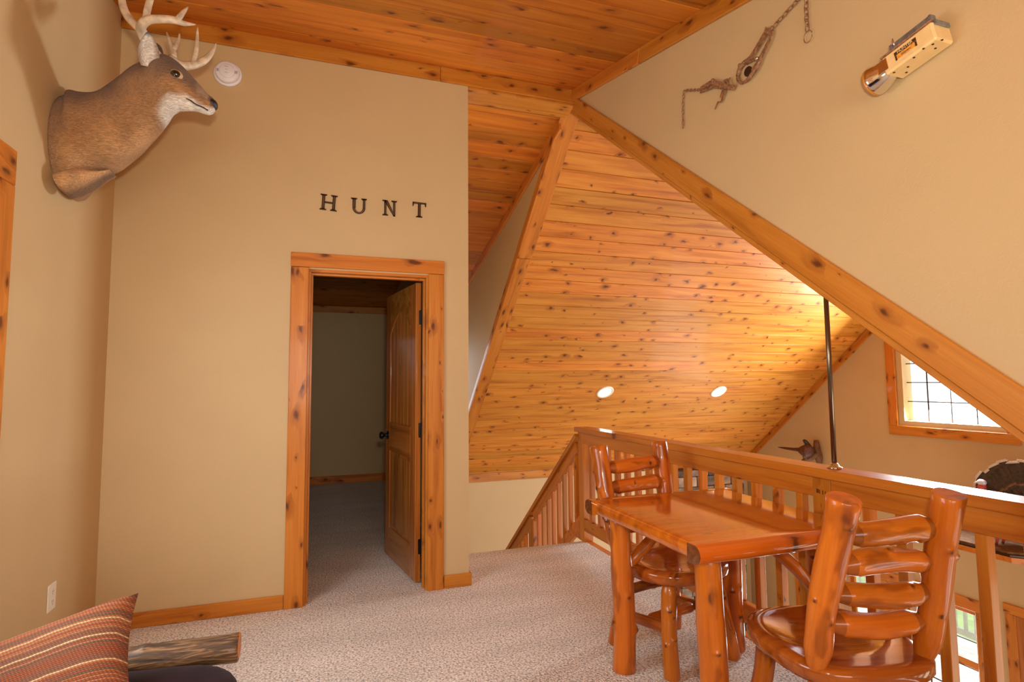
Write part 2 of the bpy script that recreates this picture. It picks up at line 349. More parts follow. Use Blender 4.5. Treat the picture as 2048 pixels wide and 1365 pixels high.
def tube_bm(bm, pts, rads, seg=12, cap=True, squash=None):
    pts = [Vector(p) for p in pts]; rings = []
    ref = Vector((0, 0, 1)) if abs((pts[-1]-pts[0]).normalized().z) < .9 else Vector((0, 1, 0))
    for i, p in enumerate(pts):
        d = (pts[min(i+1, len(pts)-1)]-pts[max(i-1, 0)]).normalized()
        a = d.cross(ref).normalized(); b = d.cross(a)
        r = rads[i] if isinstance(rads, (list, tuple)) else rads
        rings.append([bm.verts.new(p+a*math.cos(2*math.pi*k/seg)*r+b*math.sin(2*math.pi*k/seg)*r*(squash or 1)) for k in range(seg)])
    for A, B in zip(rings, rings[1:]):
        for k in range(seg): bm.faces.new((A[k], A[(k+1) % seg], B[(k+1) % seg], B[k]))
    if cap: bm.faces.new(rings[0][::-1]); bm.faces.new(rings[-1])
def smooth_path(pts, n=4):
    pts = [Vector(p) for p in pts]; out = []
    for i in range(len(pts)-1):
        p0 = pts[max(i-1, 0)]; p1 = pts[i]; p2 = pts[i+1]; p3 = pts[min(i+2, len(pts)-1)]
        for k in range(n):
            t = k/n
            out.append(.5*((2*p1)+(p2-p0)*t+(2*p0-5*p1+4*p2-p3)*t*t+(3*p1-p0-3*p2+p3)*t**3))
    out.append(pts[-1]); return out
def lerpl(vals, n=4):
    out = []
    for a, b in zip(vals, vals[1:]): out += [a+(b-a)*k/n for k in range(n)]
    return out+[vals[-1]]
def tube(name, pts, rads, mat, parent=None, seg=12, n=4, smooth=True, squash=None):
    bm = bmesh.new(); sp = smooth_path(pts, n) if n > 1 else [Vector(p) for p in pts]
    rr = lerpl(rads, n) if isinstance(rads, (list, tuple)) and n > 1 else rads
    tube_bm(bm, sp, rr, seg, True, squash); return bm_obj(name, bm, mat, parent, smooth=smooth)
def lathe(name, prof, mat, parent, mw, seg=24, smooth=True):
    """profile of (radius, height) around local Z, placed with mw"""
    bm = bmesh.new(); rings = [[bm.verts.new((r*math.cos(2*math.pi*k/seg), r*math.sin(2*math.pi*k/seg), z)) for k in range(seg)] for r, z in prof]
    for A, B in zip(rings, rings[1:]):
        for k in range(seg): bm.faces.new((A[k], A[(k+1) % seg], B[(k+1) % seg], B[k]))
    bm.faces.new(rings[0][::-1]); bm.faces.new(rings[-1])
    return bm_obj(name, bm, mat, parent, mw, smooth, recenter=False)
def zframe(c, z, x=(1, 0, 0)):
    z = Vector(z).normalized(); x = Vector(x); x = (x-z*x.dot(z))
    if x.length < 1e-4: x = Vector((0, 1, 0))-z*z.y
    x.normalize(); y = z.cross(x)
    return Matrix(((x.x, y.x, z.x, c[0]), (x.y, y.y, z.y, c[1]), (x.z, y.z, z.z, c[2]), (0, 0, 0, 1)))
_ls = [0]
def log(name, p0, p1, r0, r1, mat='log', parent=None, knots=3, seg=26, n=14, taper=(0, 0), tr=.55, bend=.006, wob=.10, cone=False):
    """a peeled log: wobbling radius, knot bumps, optional coned ends (taper lengths at each end)"""
    _ls[0] += 1; rnd = random.Random(_ls[0]*13+5); p0 = Vector(p0); p1 = Vector(p1); Ln = (p1-p0).length
    mw = frame(p0, p1-p0, (0, 0, 1) if abs((p1-p0).normalized().z) < .9 else (0, 1, 0))
    ks = [(rnd.uniform(.12, .88)*Ln, rnd.uniform(0, 2*math.pi), rnd.uniform(.010, .018), rnd.uniform(.10, .22)) for _ in range(knots)]
    ts = sorted(set([i/(n-1)*Ln for i in range(n)]+[t for t in (.004, Ln-.004)]+([taper[0]] if taper[0] else [])+([Ln-taper[1]] if taper[1] else [])))
    for k in ks: ts += [k[0]+q for q in (-.022, -.014, -.009, -.005, 0, .005, .009, .014, .022)]
    ts = sorted(t for t in ts if 0 <= t <= Ln)
    bm = bmesh.new(); rings = []; ph = rnd.uniform(0, 9); kv = []
    for t in ts:
        f = t/Ln; r = r0+(r1-r0)*f
        if taper[0] and t < taper[0]: r *= tr+(1-tr)*(t/taper[0])
        if taper[1] and t > Ln-taper[1]: r *= tr+(1-tr)*((Ln-t)/taper[1])
        if t < .0039 or t > Ln-.0039: r *= .93
        oy = bend*math.sin(f*math.pi*1.3+ph); oz = bend*math.cos(f*math.pi*1.7+ph)
        ring = []
        for k in range(seg):
            a = 2*math.pi*k/seg
            q = 1+wob*noise.noise(Vector((t*7+ph*3, math.cos(a)*.9, math.sin(a)*.9)))
            add = 0
            for kt, ka, kr, kh in ks:
                da = (a-ka+math.pi) % (2*math.pi)-math.pi; d2 = (t-kt)**2+(da*r)**2
                add += kh*r*math.exp(-d2/(kr*kr)); 
            rr = r*q+add
            kv.append(min(.95, max([0]+[1.15*math.exp(-(((t-kt)**2+(((a-ka+math.pi) % (2*math.pi)-math.pi)*r)**2)/(kr*.52)**2)**2) for kt, ka, kr, kh in ks])))
            ring.append(bm.verts.new((t, oy+rr*math.cos(a), oz+rr*math.sin(a))))
        rings.append(ring)
    for A, B in zip(rings, rings[1:]):
        for k in range(seg): bm.faces.new((A[k], A[(k+1) % seg], B[(k+1) % seg], B[k]))
    bm.faces.new(rings[0][::-1]); bm.faces.new(rings[-1])
    ends = (taper[0]*.85, Ln-taper[1]*.85)
    if cone:
        for f in bm.faces:
            x = f.calc_center_median().x
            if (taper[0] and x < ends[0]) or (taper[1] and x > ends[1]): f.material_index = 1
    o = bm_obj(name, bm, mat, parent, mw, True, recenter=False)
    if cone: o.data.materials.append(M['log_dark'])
    at = o.data.attributes.new('knot', 'FLOAT', 'POINT'); at.data.foreach_set('value', kv)
    o.modifiers.new('edges', 'EDGE_SPLIT').split_angle = math.radians(48)
    return o
def ellipsoid(name, c, r, mat, parent=None, rot=None, seg=16):
    bm = bmesh.new(); bmesh.ops.create_uvsphere(bm, u_segments=seg, v_segments=seg//2+2, radius=1)
    for v in bm.verts: v.co = Vector((v.co.x*r[0], v.co.y*r[1], v.co.z*r[2]))
    mw = Matrix.Translation(c) @ (rot.to_matrix().to_4x4() if rot else Matrix.Identity(4))
    return bm_obj(name, bm, mat, parent, mw, True, recenter=False)
def copy_tree(o, parent=None):
    c = o.copy(); COL.objects.link(c); c.parent = parent
    for ch in list(o.children): copy_tree(ch, c)
    return c
# ---------------------------------------------------------------- setting: dimensions
XL = -1.147; YD = 3.67; XC = .934; XT = 1.746; WT = .12      # left wall, door wall, wall corner, dormer cheek plane
XG = 6.95; YF = 7.92; ZB = -2.75; YB = -2.2; XR = 2.076       # gable wall, far wall, lower floor, rear wall, railing face
tl = .2419
def zloft(y): return 3.518+tl*(y-YD)
def zdorm(y): return 3.40-.25*(y-3.88)
def zfar(y): return 6.66-.839*y
def znear(y): return 1.180+.8035*(y-.985)
YRG = 3.70
# floors
prisms_floor = [rect(XL-.1, XR+.03, YB, 4.33), rect(XL-.1, .9, 4.33, YF)]
struct(prisms('floor_loft', prisms_floor, 'Z', -.02, 0, 'carpet', recenter=False))
struct(prisms('trim_1', [rect(XR+.03, XR+.075, .3, 4.34)], 'Z', -.025, .002, 'rail'))
struct(prisms('floor_slab', [rect(XL-.1, XR+.07, YB, 4.32), rect(XL-.1, .9, 4.32, YF)], 'Z', -.30, -.021, 'paint'))
fl_low = struct(prisms('floor_lower', [rect(.934, XG, -.55, YF)], 'Z', ZB-.05, ZB-.012, 'paint_back'))
for i in range(26):
    y0 = .3+i*.29
    box('floor_board', (2.2, y0, ZB-.012), (XG-.01, y0+.284, ZB), 'tile', fl_low, .002)
# left wall with window opening
wy0, wy1, wz0, wz1 = 1.30, 2.475, .86, 2.085
struct(prisms('wall_left', [
    [(YB-.1, -.02), (wy0, -.02), (wy0, zloft(wy0)+.05), (YB-.1, zloft(YB-.1)+.05)],
    [(wy1, -.02), (YD+WT, -.02), (YD+WT, 3.6), (YD, zloft(YD)+.05), (wy1, zloft(wy1)+.05)],
    rect(wy0, wy1, -.02, wz0), [(wy0, wz1), (wy1, wz1), (wy1, zloft(wy1)+.05), (wy0, zloft(wy0)+.05)],
    [(YD+WT, -.02), (YF, -.02), (YF, zdorm(YF)+.05), (YD+WT, 3.5)]], 'X', XL-.12, XL, 'paint', recenter=False))
# door wall
dx0, dx1, dz = -.098, .662, 2.052
struct(prisms('wall_door', [rect(XL, dx0, 0, 3.52), rect(dx1, XC, 0, 3.52), rect(dx0, dx1, dz, 3.52)], 'Y', YD, YD+WT, 'paint', recenter=False))
struct(prisms('wall_bedroom_side', [[(YD+WT, 0), (YF, 0), (YF, zdorm(YF)+.03), (YD+WT, 3.46)]], 'X', .90, XC, 'paint', recenter=False))
struct(prisms('wall_far', [rect(XL-.1, 1.02, ZB, 2.5), rect(1.02, 1.68, ZB, .75), rect(1.02, 1.68, 1.95, 2.5), rect(1.68, 1.87, ZB, 2.5), rect(1.87, XG+.15, ZB, .30)], 'Y', YF, YF+.15, 'paint', recenter=False))
# near dormer cheek (the wall with the traps), far dormer cheek
struct(prisms('wall_cheek_near', [[(YRG-.05, znear(YRG-.05)), (YRG-.05, 3.60), (YB, zloft(YB)+.05), (YB, 0), (-.45, 0), (-.45, znear(-.45))]], 'X', XT, XT+WT, 'paint', recenter=False))
struct(prisms('wall_cheek_far', [[(3.80, 3.50), (YF, zdorm(YF)+.03), (YF, zfar(YF)), (3.80, zfar(3.80))]], 'X', XT, XT+WT, 'paint', recenter=False))
struct(prisms('wall_rear', [rect(XL, -.85, 0, 2.3), rect(1.45, XT, 0, 2.3), rect(-.85, 1.45, 0, .92), rect(-.85, 1.45, 2.05, 2.3)], 'Y', YB-.12, YB, 'paint', recenter=False))
struct(prisms('wall_near_lower', [rect(XT, 2.6, ZB, .12), rect(6.5, XG, ZB, .12), rect(2.6, 6.5, ZB, -2.2), rect(2.6, 6.5, -.25, .12)], 'Y', -.65, -.5, 'paint', recenter=False))
struct(prisms('wall_under_loft', [rect(.3, 4.25, ZB, -.30)], 'X', XR-.02, XR+.05, 'paint', recenter=False))
struct(prisms('wall_stair_side', [rect(4.33, YF, ZB, -.02)], 'X', .80, XC, 'paint', recenter=False))
# gable wall with windows cut
gw = (4.04, 5.10, .81, 2.06)                     # upper window glass opening y0 y1 z0 z1
lows = [(4.42, 5.35), (5.55, 6.05), (6.30, 6.85)]   # lower openings, z -2.62..-1.28
lz0, lz1 = -2.62, -1.28
polys = []
ys = [-.6]+[v for p in lows for v in p]+[YF]
for a, b in zip(ys[::2], ys[1::2]): polys.append(rect(a, b, ZB, lz1))
for a, b in lows: polys.append(rect(a, b, ZB, lz0))
def roofz(y): return zfar(y)+.12 if y > YRG else znear(y)+.2
polys.append(rect(-.6, YF, lz1, gw[2]) if False else [(-.6, lz1), (YF, lz1), (YF, .1), (7.0, gw[2]), (.5, gw[2]), (-.6, .1)])
polys.append([(5.10, .81), (7.0, .81), (5.10, roofz(5.10))])
polys.append([(.5, .81), (4.04, .81), (4.04, roofz(4.04)), (YRG, 3.62), (3.0, roofz(3.0))])
polys.append([(4.04, 2.06), (5.10, 2.06), (5.10, roofz(5.10)), (4.04, roofz(4.04))])
struct(prisms('wall_gable', polys, 'X', XG, XG+.16, 'paint', recenter=False))
# ---------------------------------------------------------------- ceilings of tongue and groove planks
def plank_ceiling(name, x0, x1, p_start, p_end, pw, mat, shift=0.):
    """planks along X, laid from (y,z) p_start to p_end along the slope; the visible face points down"""
    (ya, za), (yb, zb) = p_start, p_end; d = Vector((0, yb-ya, zb-za)); Ln = d.length; d.normalize(); nrm = Vector((1, 0, 0)).cross(d)
    if nrm.z < 0: nrm = -nrm
    mid = Vector(((x0+x1)/2, (ya+yb)/2, (za+zb)/2))
    c = struct(obox(name, mid+nrm*.045, (1, 0, 0), d, (x1-x0+.04, Ln+.02, .04), 'paint_back', None, 0))
    n = int(math.ceil((Ln-shift)/pw)); s = shift
    if shift > .02:
        obox('plank', Vector((mid.x, ya, za))+d*(shift/2)+nrm*.010, (1, 0, 0), d, (x1-x0, shift-.003, .02), mat, c, .0035)
    for i in range(n):
        w = min(pw, Ln-s)
        if w < .02: break
        q = random.uniform(-.0012, .0012)
        obox('plank', Vector((mid.x, ya, za))+d*(s+w/2)+nrm*(.010+q), (1, 0, 0), d, (x1-x0, w-.003, .02), mat, c, .0035)
        s += w
    return c
plank_ceiling('ceiling_loft', XL, XT, (YD, zloft(YD)), (YB, zloft(YB)), .172, 'plank_loft')
plank_ceiling('ceiling_hall_dormer', XC-.03, XT, (3.88, zdorm(3.88)), (YF, zdorm(YF)), .172, 'plank_loft', .06)
plank_ceiling('ceiling_bedroom', XL, .90, (YD+WT, zdorm(YD+WT)), (YF, zdorm(YF)), .172, 'plank_loft', .06)
plank_ceiling('ceiling_great_far', XT+WT, XG, (YRG, zfar(YRG)), (YF, zfar(YF)), .1725, 'plank', .14)
plank_ceiling('ceiling_great_near', XT+WT, XG, (-.55, znear(-.55)+.03), (YRG, znear(YRG)+.03), .1725, 'plank')
struct(prisms('ceiling_roof_cap', [[(YB-.3, zloft(YB)+.25), (YD, 3.75), (YF+.2, 2.75), (YF+.2, 2.85), (YD, 3.85), (YB-.3, zloft(YB)+.35)]], 'X', XL-.3, XG+.4, 'paint_back', recenter=False))
# ---------------------------------------------------------------- trim boards
nt_ = [1]
def trim(bars):
    """one run of trim = one structure object with its boards as parts"""
    nt_[0] += 1
    o = empty('trim_%d' % nt_[0]); struct(o)
    for b in bars:
        if len(b) == 2: box('trim_board', b[0], b[1], 'trim', o, .003)
        else: bar('trim_board', *b, 'trim', o, .003)
    return o
T = .019
trim([((XL, YD-T, 3.414), (XC-.2, YD, zloft(YD))), ((XC-.198, YD-T, 3.414), (XT, YD, zloft(YD)))])          # top of door wall and ridge
trim([((XC, YD-.005, 3.398), (XT+.02, 3.87, 3.416))])                                                       # ridge underside
struct(prisms('wall_ridge_fill', [rect(XC, XT, 3.418, 3.52)], 'Y', YD, 3.87, 'paint'))
# trim under the loft ceiling on the trap wall
sn = Vector((0, math.cos(math.atan(tl)), math.sin(math.atan(tl)))); un = Vector((0, -sn.z, sn.y))
def on_slope(y, off): return Vector((XT-T/2, y, zloft(y)))-un*off
ysp = 2.72
trim([(on_slope(YD-T, .045), on_slope(ysp+.001, .045), un, .09, T), (on_slope(ysp-.001, .045), on_slope(YB, .045), un, .09, T)])
# bottom of the trap wall: wide board and narrow strip
sm = Vector((0, 1, .8035)).normalized(); um = Vector((0, -sm.z, sm.y))
def on_near(y, off): return Vector((XT-T/2, y, 1.194+.8035*(y-.965)))+um*off
ye = 3.70
trim([(on_near(ye-.05, .047), on_near(-.5, .047), um, .094, T)])
trim([(on_near(ye-.02, -.0125)+Vector((.004, 0, 0)), on_near(-.5, -.0125)+Vector((.004, 0, 0)), um, .024, T-.006)])
# left wall / ceiling has no board; far dormer cheek: board under the dormer ceiling and boards round the lower edge
sd = Vector((0, 1, -.25)).normalized(); ud = Vector((0, -sd.z, sd.y))
trim([(Vector((XT-T/2, 3.90, zdorm(3.90)))-ud*.045, Vector((XT-T/2, YF, zdorm(YF)))-ud*.045, ud, .09, T)])
sf = Vector((0, 1, -.839)).normalized(); uf = Vector((0, -sf.z, sf.y))
def on_far(y, x, off): return Vector((x, y, zfar(y)))+uf*off
trim([(on_far(3.92, XT-T/2, .03), on_far(YF, XT-T/2, .03), uf, .06, T)])
trim([(on_far(3.70, XT+.056, -.010), on_far(4.93, XT+.056, -.010), Vector((1, 0, 0)), .150, T),
      (on_far(4.935, XT+.054, -.006), on_far(YF, XT+.054, -.006), Vector((1, 0, 0)), .140, T)])
trim([((XT+WT, YF-T, -.105), (4.4, YF, .012)), ((4.402, YF-T, -.105), (XG, YF, .012))])                     # eave board
trim([(on_far(3.72, XG-T/2, -.05), on_far(YF, XG-T/2, -.05), uf, .10, T)])                                  # rake board on the gable wall
# baseboards
def baseboard(side, lo, hi):
    o = box('baseboard_'+side, lo, hi, 'trim', None, .004); struct(o)
baseboard('door_wall', (XL+.016, YD-.016, 0), (dx0-.103, YD, .082))
baseboard('door_wall_end', (dx1+.103, YD-.016, 0), (XC+.016, YD, .082))
baseboard('corner', (XC, YD-.015, 0), (XC+.016, 4.3, .082))
baseboard('left', (XL, -2.1, 0), (XL+.016, YD-.017, .082))
baseboard('bedroom', (XL+.02, YF-.016, 0), (.88, YF, .105))
trim([((XL, YF-T, 2.30), (.90, YF, zdorm(YF)))])
# ---------------------------------------------------------------- door_1
D = struct(empty('door_1', ((dx0+dx1)/2, YD, 0)))
cw = .105
box('casing', (dx0-cw+.005, YD-.02, 0), (dx0+.005, YD, dz+.006), 'trim', D, .003)
box('casing', (dx1-.005, YD-.02, 0), (dx1+cw-.005, YD, dz+.006), 'trim', D, .003)
box('casing_head', (dx0-cw+.003, YD-.022, dz+.008), (dx1+cw-.003, YD, dz+.008+.089), 'trim', D, .003)
for a, b in (((dx0, YD, 0), (dx0+.018, YD+WT, dz-.018)), ((dx1-.018, YD, 0), (dx1, YD+WT, dz-.018)), ((dx0, YD, dz-.018), (dx1, YD+WT, dz))):
    box('jamb', a, b, 'trim', D, .001)
for a, b in (((dx0+.018, YD+.045, 0), (dx0+.030, YD+.08, dz-.03)), ((dx1-.030, YD+.045, 0), (dx1-.018, YD+.08, dz-.03)), ((dx0+.018, YD+.045, dz-.030), (dx1-.018, YD+.08, dz-.018))):
    box('door_stop', a, b, 'trim', D, .001)
# door leaf, opened into the bedroom
hx, hy = dx1-.024, YD+WT+.016
ld = Vector((-.118, .752, 0)).normalized(); ln = Vector((-ld.y, ld.x, 0))       # along leaf, and towards its visible face
LW, LH, LT = .755, 2.01, .044
def lp(s, z, n=0): return Vector((hx, hy, 0))+ld*s+ln*n+Vector((0, 0, z+.012))
leaf = obox('leaf', lp(LW/2, LH/2, LT/2-.004), (0, 0, 1), ld, (LH, LW, LT-.016), 'door', D, .002)
LF = LT-.010
def lpart(name, s0, s1, z0, z1, t=.010, n=None, mat='door'):
    n = LF-.002 if n is None else n
    v = abs(z1-z0) > abs(s1-s0)
    return obox(name, lp((s0+s1)/2, (z0+z1)/2, n+t/2), (0, 0, 1) if v else ld, ld if v else (0, 0, 1), (max(abs(z1-z0), abs(s1-s0)), min(abs(z1-z0), abs(s1-s0)), t), mat, leaf, .003)
lpart('stile', 0, .115, 0, LH); lpart('stile', LW-.115, LW, 0, LH)
lpart('rail', .115, LW-.115, 0, .22); lpart('rail', .115, LW-.115, .80, 1.02)
for i in range(6): lpart('panel_board', .117+i*.0868, .117+(i+1)*.0868-.003, 1.02, LH-.12, .004)
lpart('panel', .14, LW-.14, .245, .775, .006)
bm = bmesh.new()                                                             # arched top rail
arc = [(.115+(LW-.23)*k/16, 1.70+.15*math.sin(math.pi*k/16)) for k in range(17)]
poly = arc+[(LW-.115, LH), (.115, LH)]
f0 = [bm.verts.new(lp(s, z, LF-.002)) for s, z in poly]; f1 = [bm.verts.new(lp(s, z, LF+.008)) for s, z in poly]
bm.faces.new(f0); bm.faces.new(f1[::-1])
for i in range(len(poly)): bm.faces.new((f0[i], f1[i], f1[(i+1) % len(poly)], f0[(i+1) % len(poly)]))
bm_obj('arched_rail', bm, 'door', leaf)
k = tag(lathe('knob', [(.033, 0), (.033, .006), (.014, .010), (.012, .030), (.026, .042), (.030, .055), (.022, .066), (.004, .068)], 'black', leaf, zframe(lp(LW-.065, .915, LF+.006), ln)), 'black round door knob')
lathe('knob', [(.033, 0), (.033, .006), (.014, .010), (.012, .030), (.026, .042), (.030, .055), (.022, .066), (.004, .068)], 'black', leaf, zframe(lp(LW-.065, .915, -.004+.004), -ln))
for z in (.23, 1.00, 1.77):
    h = obox('hinge', Vector((hx+.003, hy-.004, z+.012)), (0, 0, 1), (1, 0, 0), (.098, .046, .006), 'black', leaf, .002)
    tube('hinge_pin', [(hx+.024, hy-.006, z-.045), (hx+.024, hy-.006, z+.068)], .0065, 'black', h, 8, 1)
# ---------------------------------------------------------------- windows
def window_x(idx, x, y0, y1, z0, z1, cols, rows, depth, side, casing=.105, cas_bot=True, rail_z=None):
    """window in a wall of constant x; side = +1 when the room lies towards -x"""
    w = struct(empty('window_%d' % idx, (x, (y0+y1)/2, z0)))
    xi = x; xo = x+side*depth
    a, b = sorted((xi-side*.02, xi))
    c = casing
    box('casing', (a, y0-c, z0-.01), (b, y0, z1+.01), 'trim', w, .003); box('casing', (a, y1, z0-.01), (b, y1+c, z1+.01), 'trim', w, .003)
    box('casing_head', (a-.001, y0-c, z1+.011), (b, y1+c, z1+.011+c*1.3), 'trim', w, .003)
    if cas_bot: box('casing_sill', (a-.001, y0-c, z0-.011-c), (b, y1+c, z0-.011), 'trim', w, .003)
    a, b = sorted((xi, xo))
    for lo, hi in (((a, y0, z0), (b, y0+.014, z1)), ((a, y1-.014, z0), (b, y1, z1)), ((a, y0+.014, z1-.014), (b, y1-.014, z1)), ((a, y0+.014, z0), (b, y1-.014, z0+.014))):
        box('jamb', lo, hi, 'trim', w, .001)
    xs = xi+side*depth*.55; s = .045
    fr = [((y0+.014, z0+.014), (y0+.014+s, z1-.014)), ((y1-.014-s, z0+.014), (y1-.014, z1-.014)), ((y0+.014+s, z0+.014), (y1-.014-s, z0+.014+s)), ((y0+.014+s, z1-.014-s), (y1-.014-s, z1-.014))]
    if rail_z: fr.append(((y0+.014+s, rail_z-.04), (y1-.014-s, rail_z+.04)))
    for p, q in fr: box('sash', (xs-.018, p[0], p[1]), (xs+.018, q[0], q[1]), 'rail', w, .002)
    gy0, gy1, gz0, gz1 = y0+.014+s, y1-.014-s, z0+.014+s, z1-.014-s
    box('pane', (xs-.003, gy0, gz0), (xs+.003, gy1, gz1), 'glass', w, 0)
    for i in range(1, cols): yy = gy0+(gy1-gy0)*i/cols; box('muntin', (xs-.007, yy-.006, gz0), (xs+.007, yy+.006, gz1), 'bronze', w, .001)
    for i in range(1, rows): zz = gz0+(gz1-gz0)*i/rows; box('muntin', (xs-.0065, gy0, zz-.006), (xs+.0065, gy1, zz+.006), 'bronze', w, .001)
    return w
window_x(1, XL, wy0, wy1, wz0, wz1, 3, 3, .12, -1)
window_x(2, XG, 3.99, 5.18, .755, 2.06, 4, 5, .15, 1, .12)
for i, (a, b) in enumerate(lows): window_x(3+i, XG, a, b, lz0, lz1, 3 if b-a > .7 else 2, 4, .15, 1, .10, False, -1.90)
D2 = struct(empty('door_2', (XG, 3.6, ZB)))
box('casing_head', (XG-.022, 3.1, -1.16), (XG, 4.14, -1.06), 'trim', D2, .003); box('casing', (XG-.02, 4.03, ZB), (XG, 4.13, -1.162), 'trim', D2, .003); box('casing', (XG-.02, 3.1, ZB), (XG, 3.2, -1.162), 'trim', D2, .003)
lf2 = box('leaf', (XG-.012, 3.2, ZB+.01), (XG, 4.03, -1.165), 'door', D2, .002)
for a, b in ((3.3, 3.56), (3.66, 3.93)): box('panel', (XG-.018, a, ZB+.2), (XG-.010, b, -1.3), 'door', lf2, .004)
# rear dormer window, unseen behind the camera, added to let light in
w = struct(empty('window_6', (.3, YB, .92)))
for a, b in (((-.85, YB-.08, .92), (-.80, YB-.03, 2.05)), ((1.40, YB-.08, .92), (1.45, YB-.03, 2.05)), ((.275, YB-.08, .97), (.325, YB-.03, 2.0)), ((-.80, YB-.08, .92), (1.40, YB-.03, .97)), ((-.80, YB-.08, 2.0), (1.40, YB-.03, 2.05))):
    box('sash', a, b, 'trim', w, .002)
for a, b in ((-.80, .275), (.325, 1.40)): box('pane', (a, YB-.058, .97), (b, YB-.052, 2.0), 'glass', w, 0)
w = struct(empty('window_7', (1.35, YF, .75)))  # stairwell window hidden by the door wall corner, added to light the hall
for a, b in (((1.02, YF+.03, .75), (1.07, YF+.08, 1.95)), ((1.63, YF+.03, .75), (1.68, YF+.08, 1.95)), ((1.07, YF+.03, .75), (1.63, YF+.08, .80)), ((1.07, YF+.03, 1.90), (1.63, YF+.08, 1.95))): box('sash', a, b, 'trim', w, .002)
for a, b in (((.93, YF-.02, .65), (1.02, YF, 2.05)), ((1.68, YF-.02, .65), (1.742, YF, 2.05)), ((1.02, YF-.02, .65), (1.68, YF, .75)), ((1.02, YF-.02, 1.95), (1.68, YF, 2.05))): box('casing', a, b, 'trim', w, .002)
box('pane', (1.07, YF+.052, .80), (1.63, YF+.058, 1.90), 'glass', w, 0)
# ---------------------------------------------------------------- outdoors beyond the gable windows
struct(prisms('ground_lawn', [rect(XG+.2, 40, -20, 30)], 'Z', ZB-1.3, ZB-1.2, 'grass', recenter=False))
dk = tag(empty('deck', (8.3, 5, ZB)), 'pale board deck outside the lower windows', 'deck')
for i in range(18): box('deck_board', (XG+.17+i*.14, 2.5, ZB-.04), (XG+.17+i*.14+.134, 8.5, ZB-.01), 'deckwood', dk, .002)
dr = tag(empty('deck_railing', (9.45, 5, ZB)), 'grey slatted deck railing seen through the lower windows', 'railing')
box('top_rail', (9.40, 2.5, -1.80), (9.50, 8.5, -1.75), 'deckrail', dr, .003); box('bottom_rail', (9.42, 2.5, -2.62), (9.48, 8.5, -2.53), 'deckrail', dr, .003)
for i in range(40): box('slat', (9.43, 2.55+i*.15, -2.53), (9.47, 2.59+i*.15, -1.80), 'deckrail', dr, .002)
for yy in (2.6, 5.5, 8.4): box('post', (9.50, yy-.045, ZB-.01), (9.58, yy+.045, -1.76), 'deckrail', dr, .002)
# ---------------------------------------------------------------- loft railing
RL = tag(empty('loft_railing', (XR+.04, 2.5, 0)), 'pine loft railing with flat balusters and wide cap behind the log table', 'railing')
y_end = .62; yn = 4.30
box('cap_rail', (XR-.022, y_end, .903), (XR+.115, 4.41, .944), 'rail', RL, .004)
for a, b in ((y_end, 1.866), (1.962, 4.288)): box('fascia', (XR, a, .815), (XR+.034, b, .9025), 'rail', RL, .003)
box('newel', (XR, yn-.012, 0), (XR+.088, yn+.077, .9025), 'rail', RL, .003)
box('newel', (XR-.001, 1.867, 0), (XR+.088, 1.961, .9025), 'rail', RL, .003)
for a, b in ((y_end, 1.866), (1.962, 4.288)): box('bottom_rail', (XR+.002, a, .092), (XR+.042, b, .185), 'rail', RL, .003)
for y0 in [2.060+.1418*k for k in range(16)]+[1.725-.1376*k for k in range(8)]: box('baluster', (XR+.003, y0-.038, .186), (XR+.041, y0, .8145), 'rail', RL, .002)
for i, (yy, ww) in enumerate(((1.935, .004), (1.928, .004), (1.921, .003), (1.905, .003), (1.892, .002))):
    box('stamp_mark', (XR-.0022, yy-ww/2, .834-.001*i), (XR-.0008, yy+ww/2, .852-.001*i), 'bronze', RL, 0)
# stair railing running down away from the newel, and the carpeted stairs
SR = tag(empty('stair_railing', (XR+.04, 5.6, -1)), 'pine stair railing sloping down beyond the loft newel post', 'railing')
ts = math.tan(math.radians(37.6)); ss = Vector((0, 1, -ts)).normalized(); us = Vector((0, -ss.z, ss.y))
def sp(y, off=0, x=0): return Vector((XR+.044+x, y, .893-ts*(y-4.393)))+us*off
SY1 = 7.0
bar('cap_rail', sp(4.403, -.019), sp(SY1, -.019), (1, 0, 0), .13, .038, 'rail', SR)
bar('fascia', sp(4.468, -.083, -.027), sp(5.53, -.083, -.027), us, .088, .034, 'rail', SR); bar('fascia', sp(5.61, -.083, -.027), sp(SY1, -.083, -.027), us, .088, .034, 'rail', SR)
bar('bottom_rail', sp(4.800, -.60, -.02), sp(SY1, -.60, -.02), us, .10, .034, 'rail', SR)
box('post', (XR-.003, 5.53, -1.45), (XR+.086, 5.61, -.07), 'rail', SR, .003)
y = 4.46; cs = math.cos(math.radians(37.6))
while y < SY1:
    if abs(y-5.57) > .06:
        zr = .893-ts*(y-4.393)
        box('baluster', (XR+.003, y-.019, zr-.60/cs), (XR+.041, y+.019, zr-.11/cs), 'rail', SR, .002)
    y += .130
prisms('corner_block', [[(4.38, .004), (4.38, .20), (4.63, .004)]], 'X', XR+.001, XR+.048, 'rail', SR)
ST = struct(empty('stairs_carpeted', (1.5, 5, 0)))
for i in range(13): box('step', (XC, 4.33+i*.25, -.19*(i+1)-.17), (XR-.01, 4.33+(i+1)*.25+.02, -.19*(i+1)), 'carpet', ST, .012)
# support rod standing on the cap rail
pc = onX(1669, 934, XR+.05)
RD = thing('support_rod', 'thin dark steel rod rising from the railing cap to the ceiling', 'rod', (XR+.05, pc.y, .945))
tube('rod', [(XR+.05, pc.y, .958), (XR+.05, pc.y, znear(pc.y)+.02)], .0105, 'rod', RD, 12, 1)
lathe('foot_flange', [(.030, 0), (.030, .006), (.020, .010), (.015, .02), (.011, .024)], 'chrome', RD, zframe((XR+.05, pc.y, .944), (0, 0, 1)))
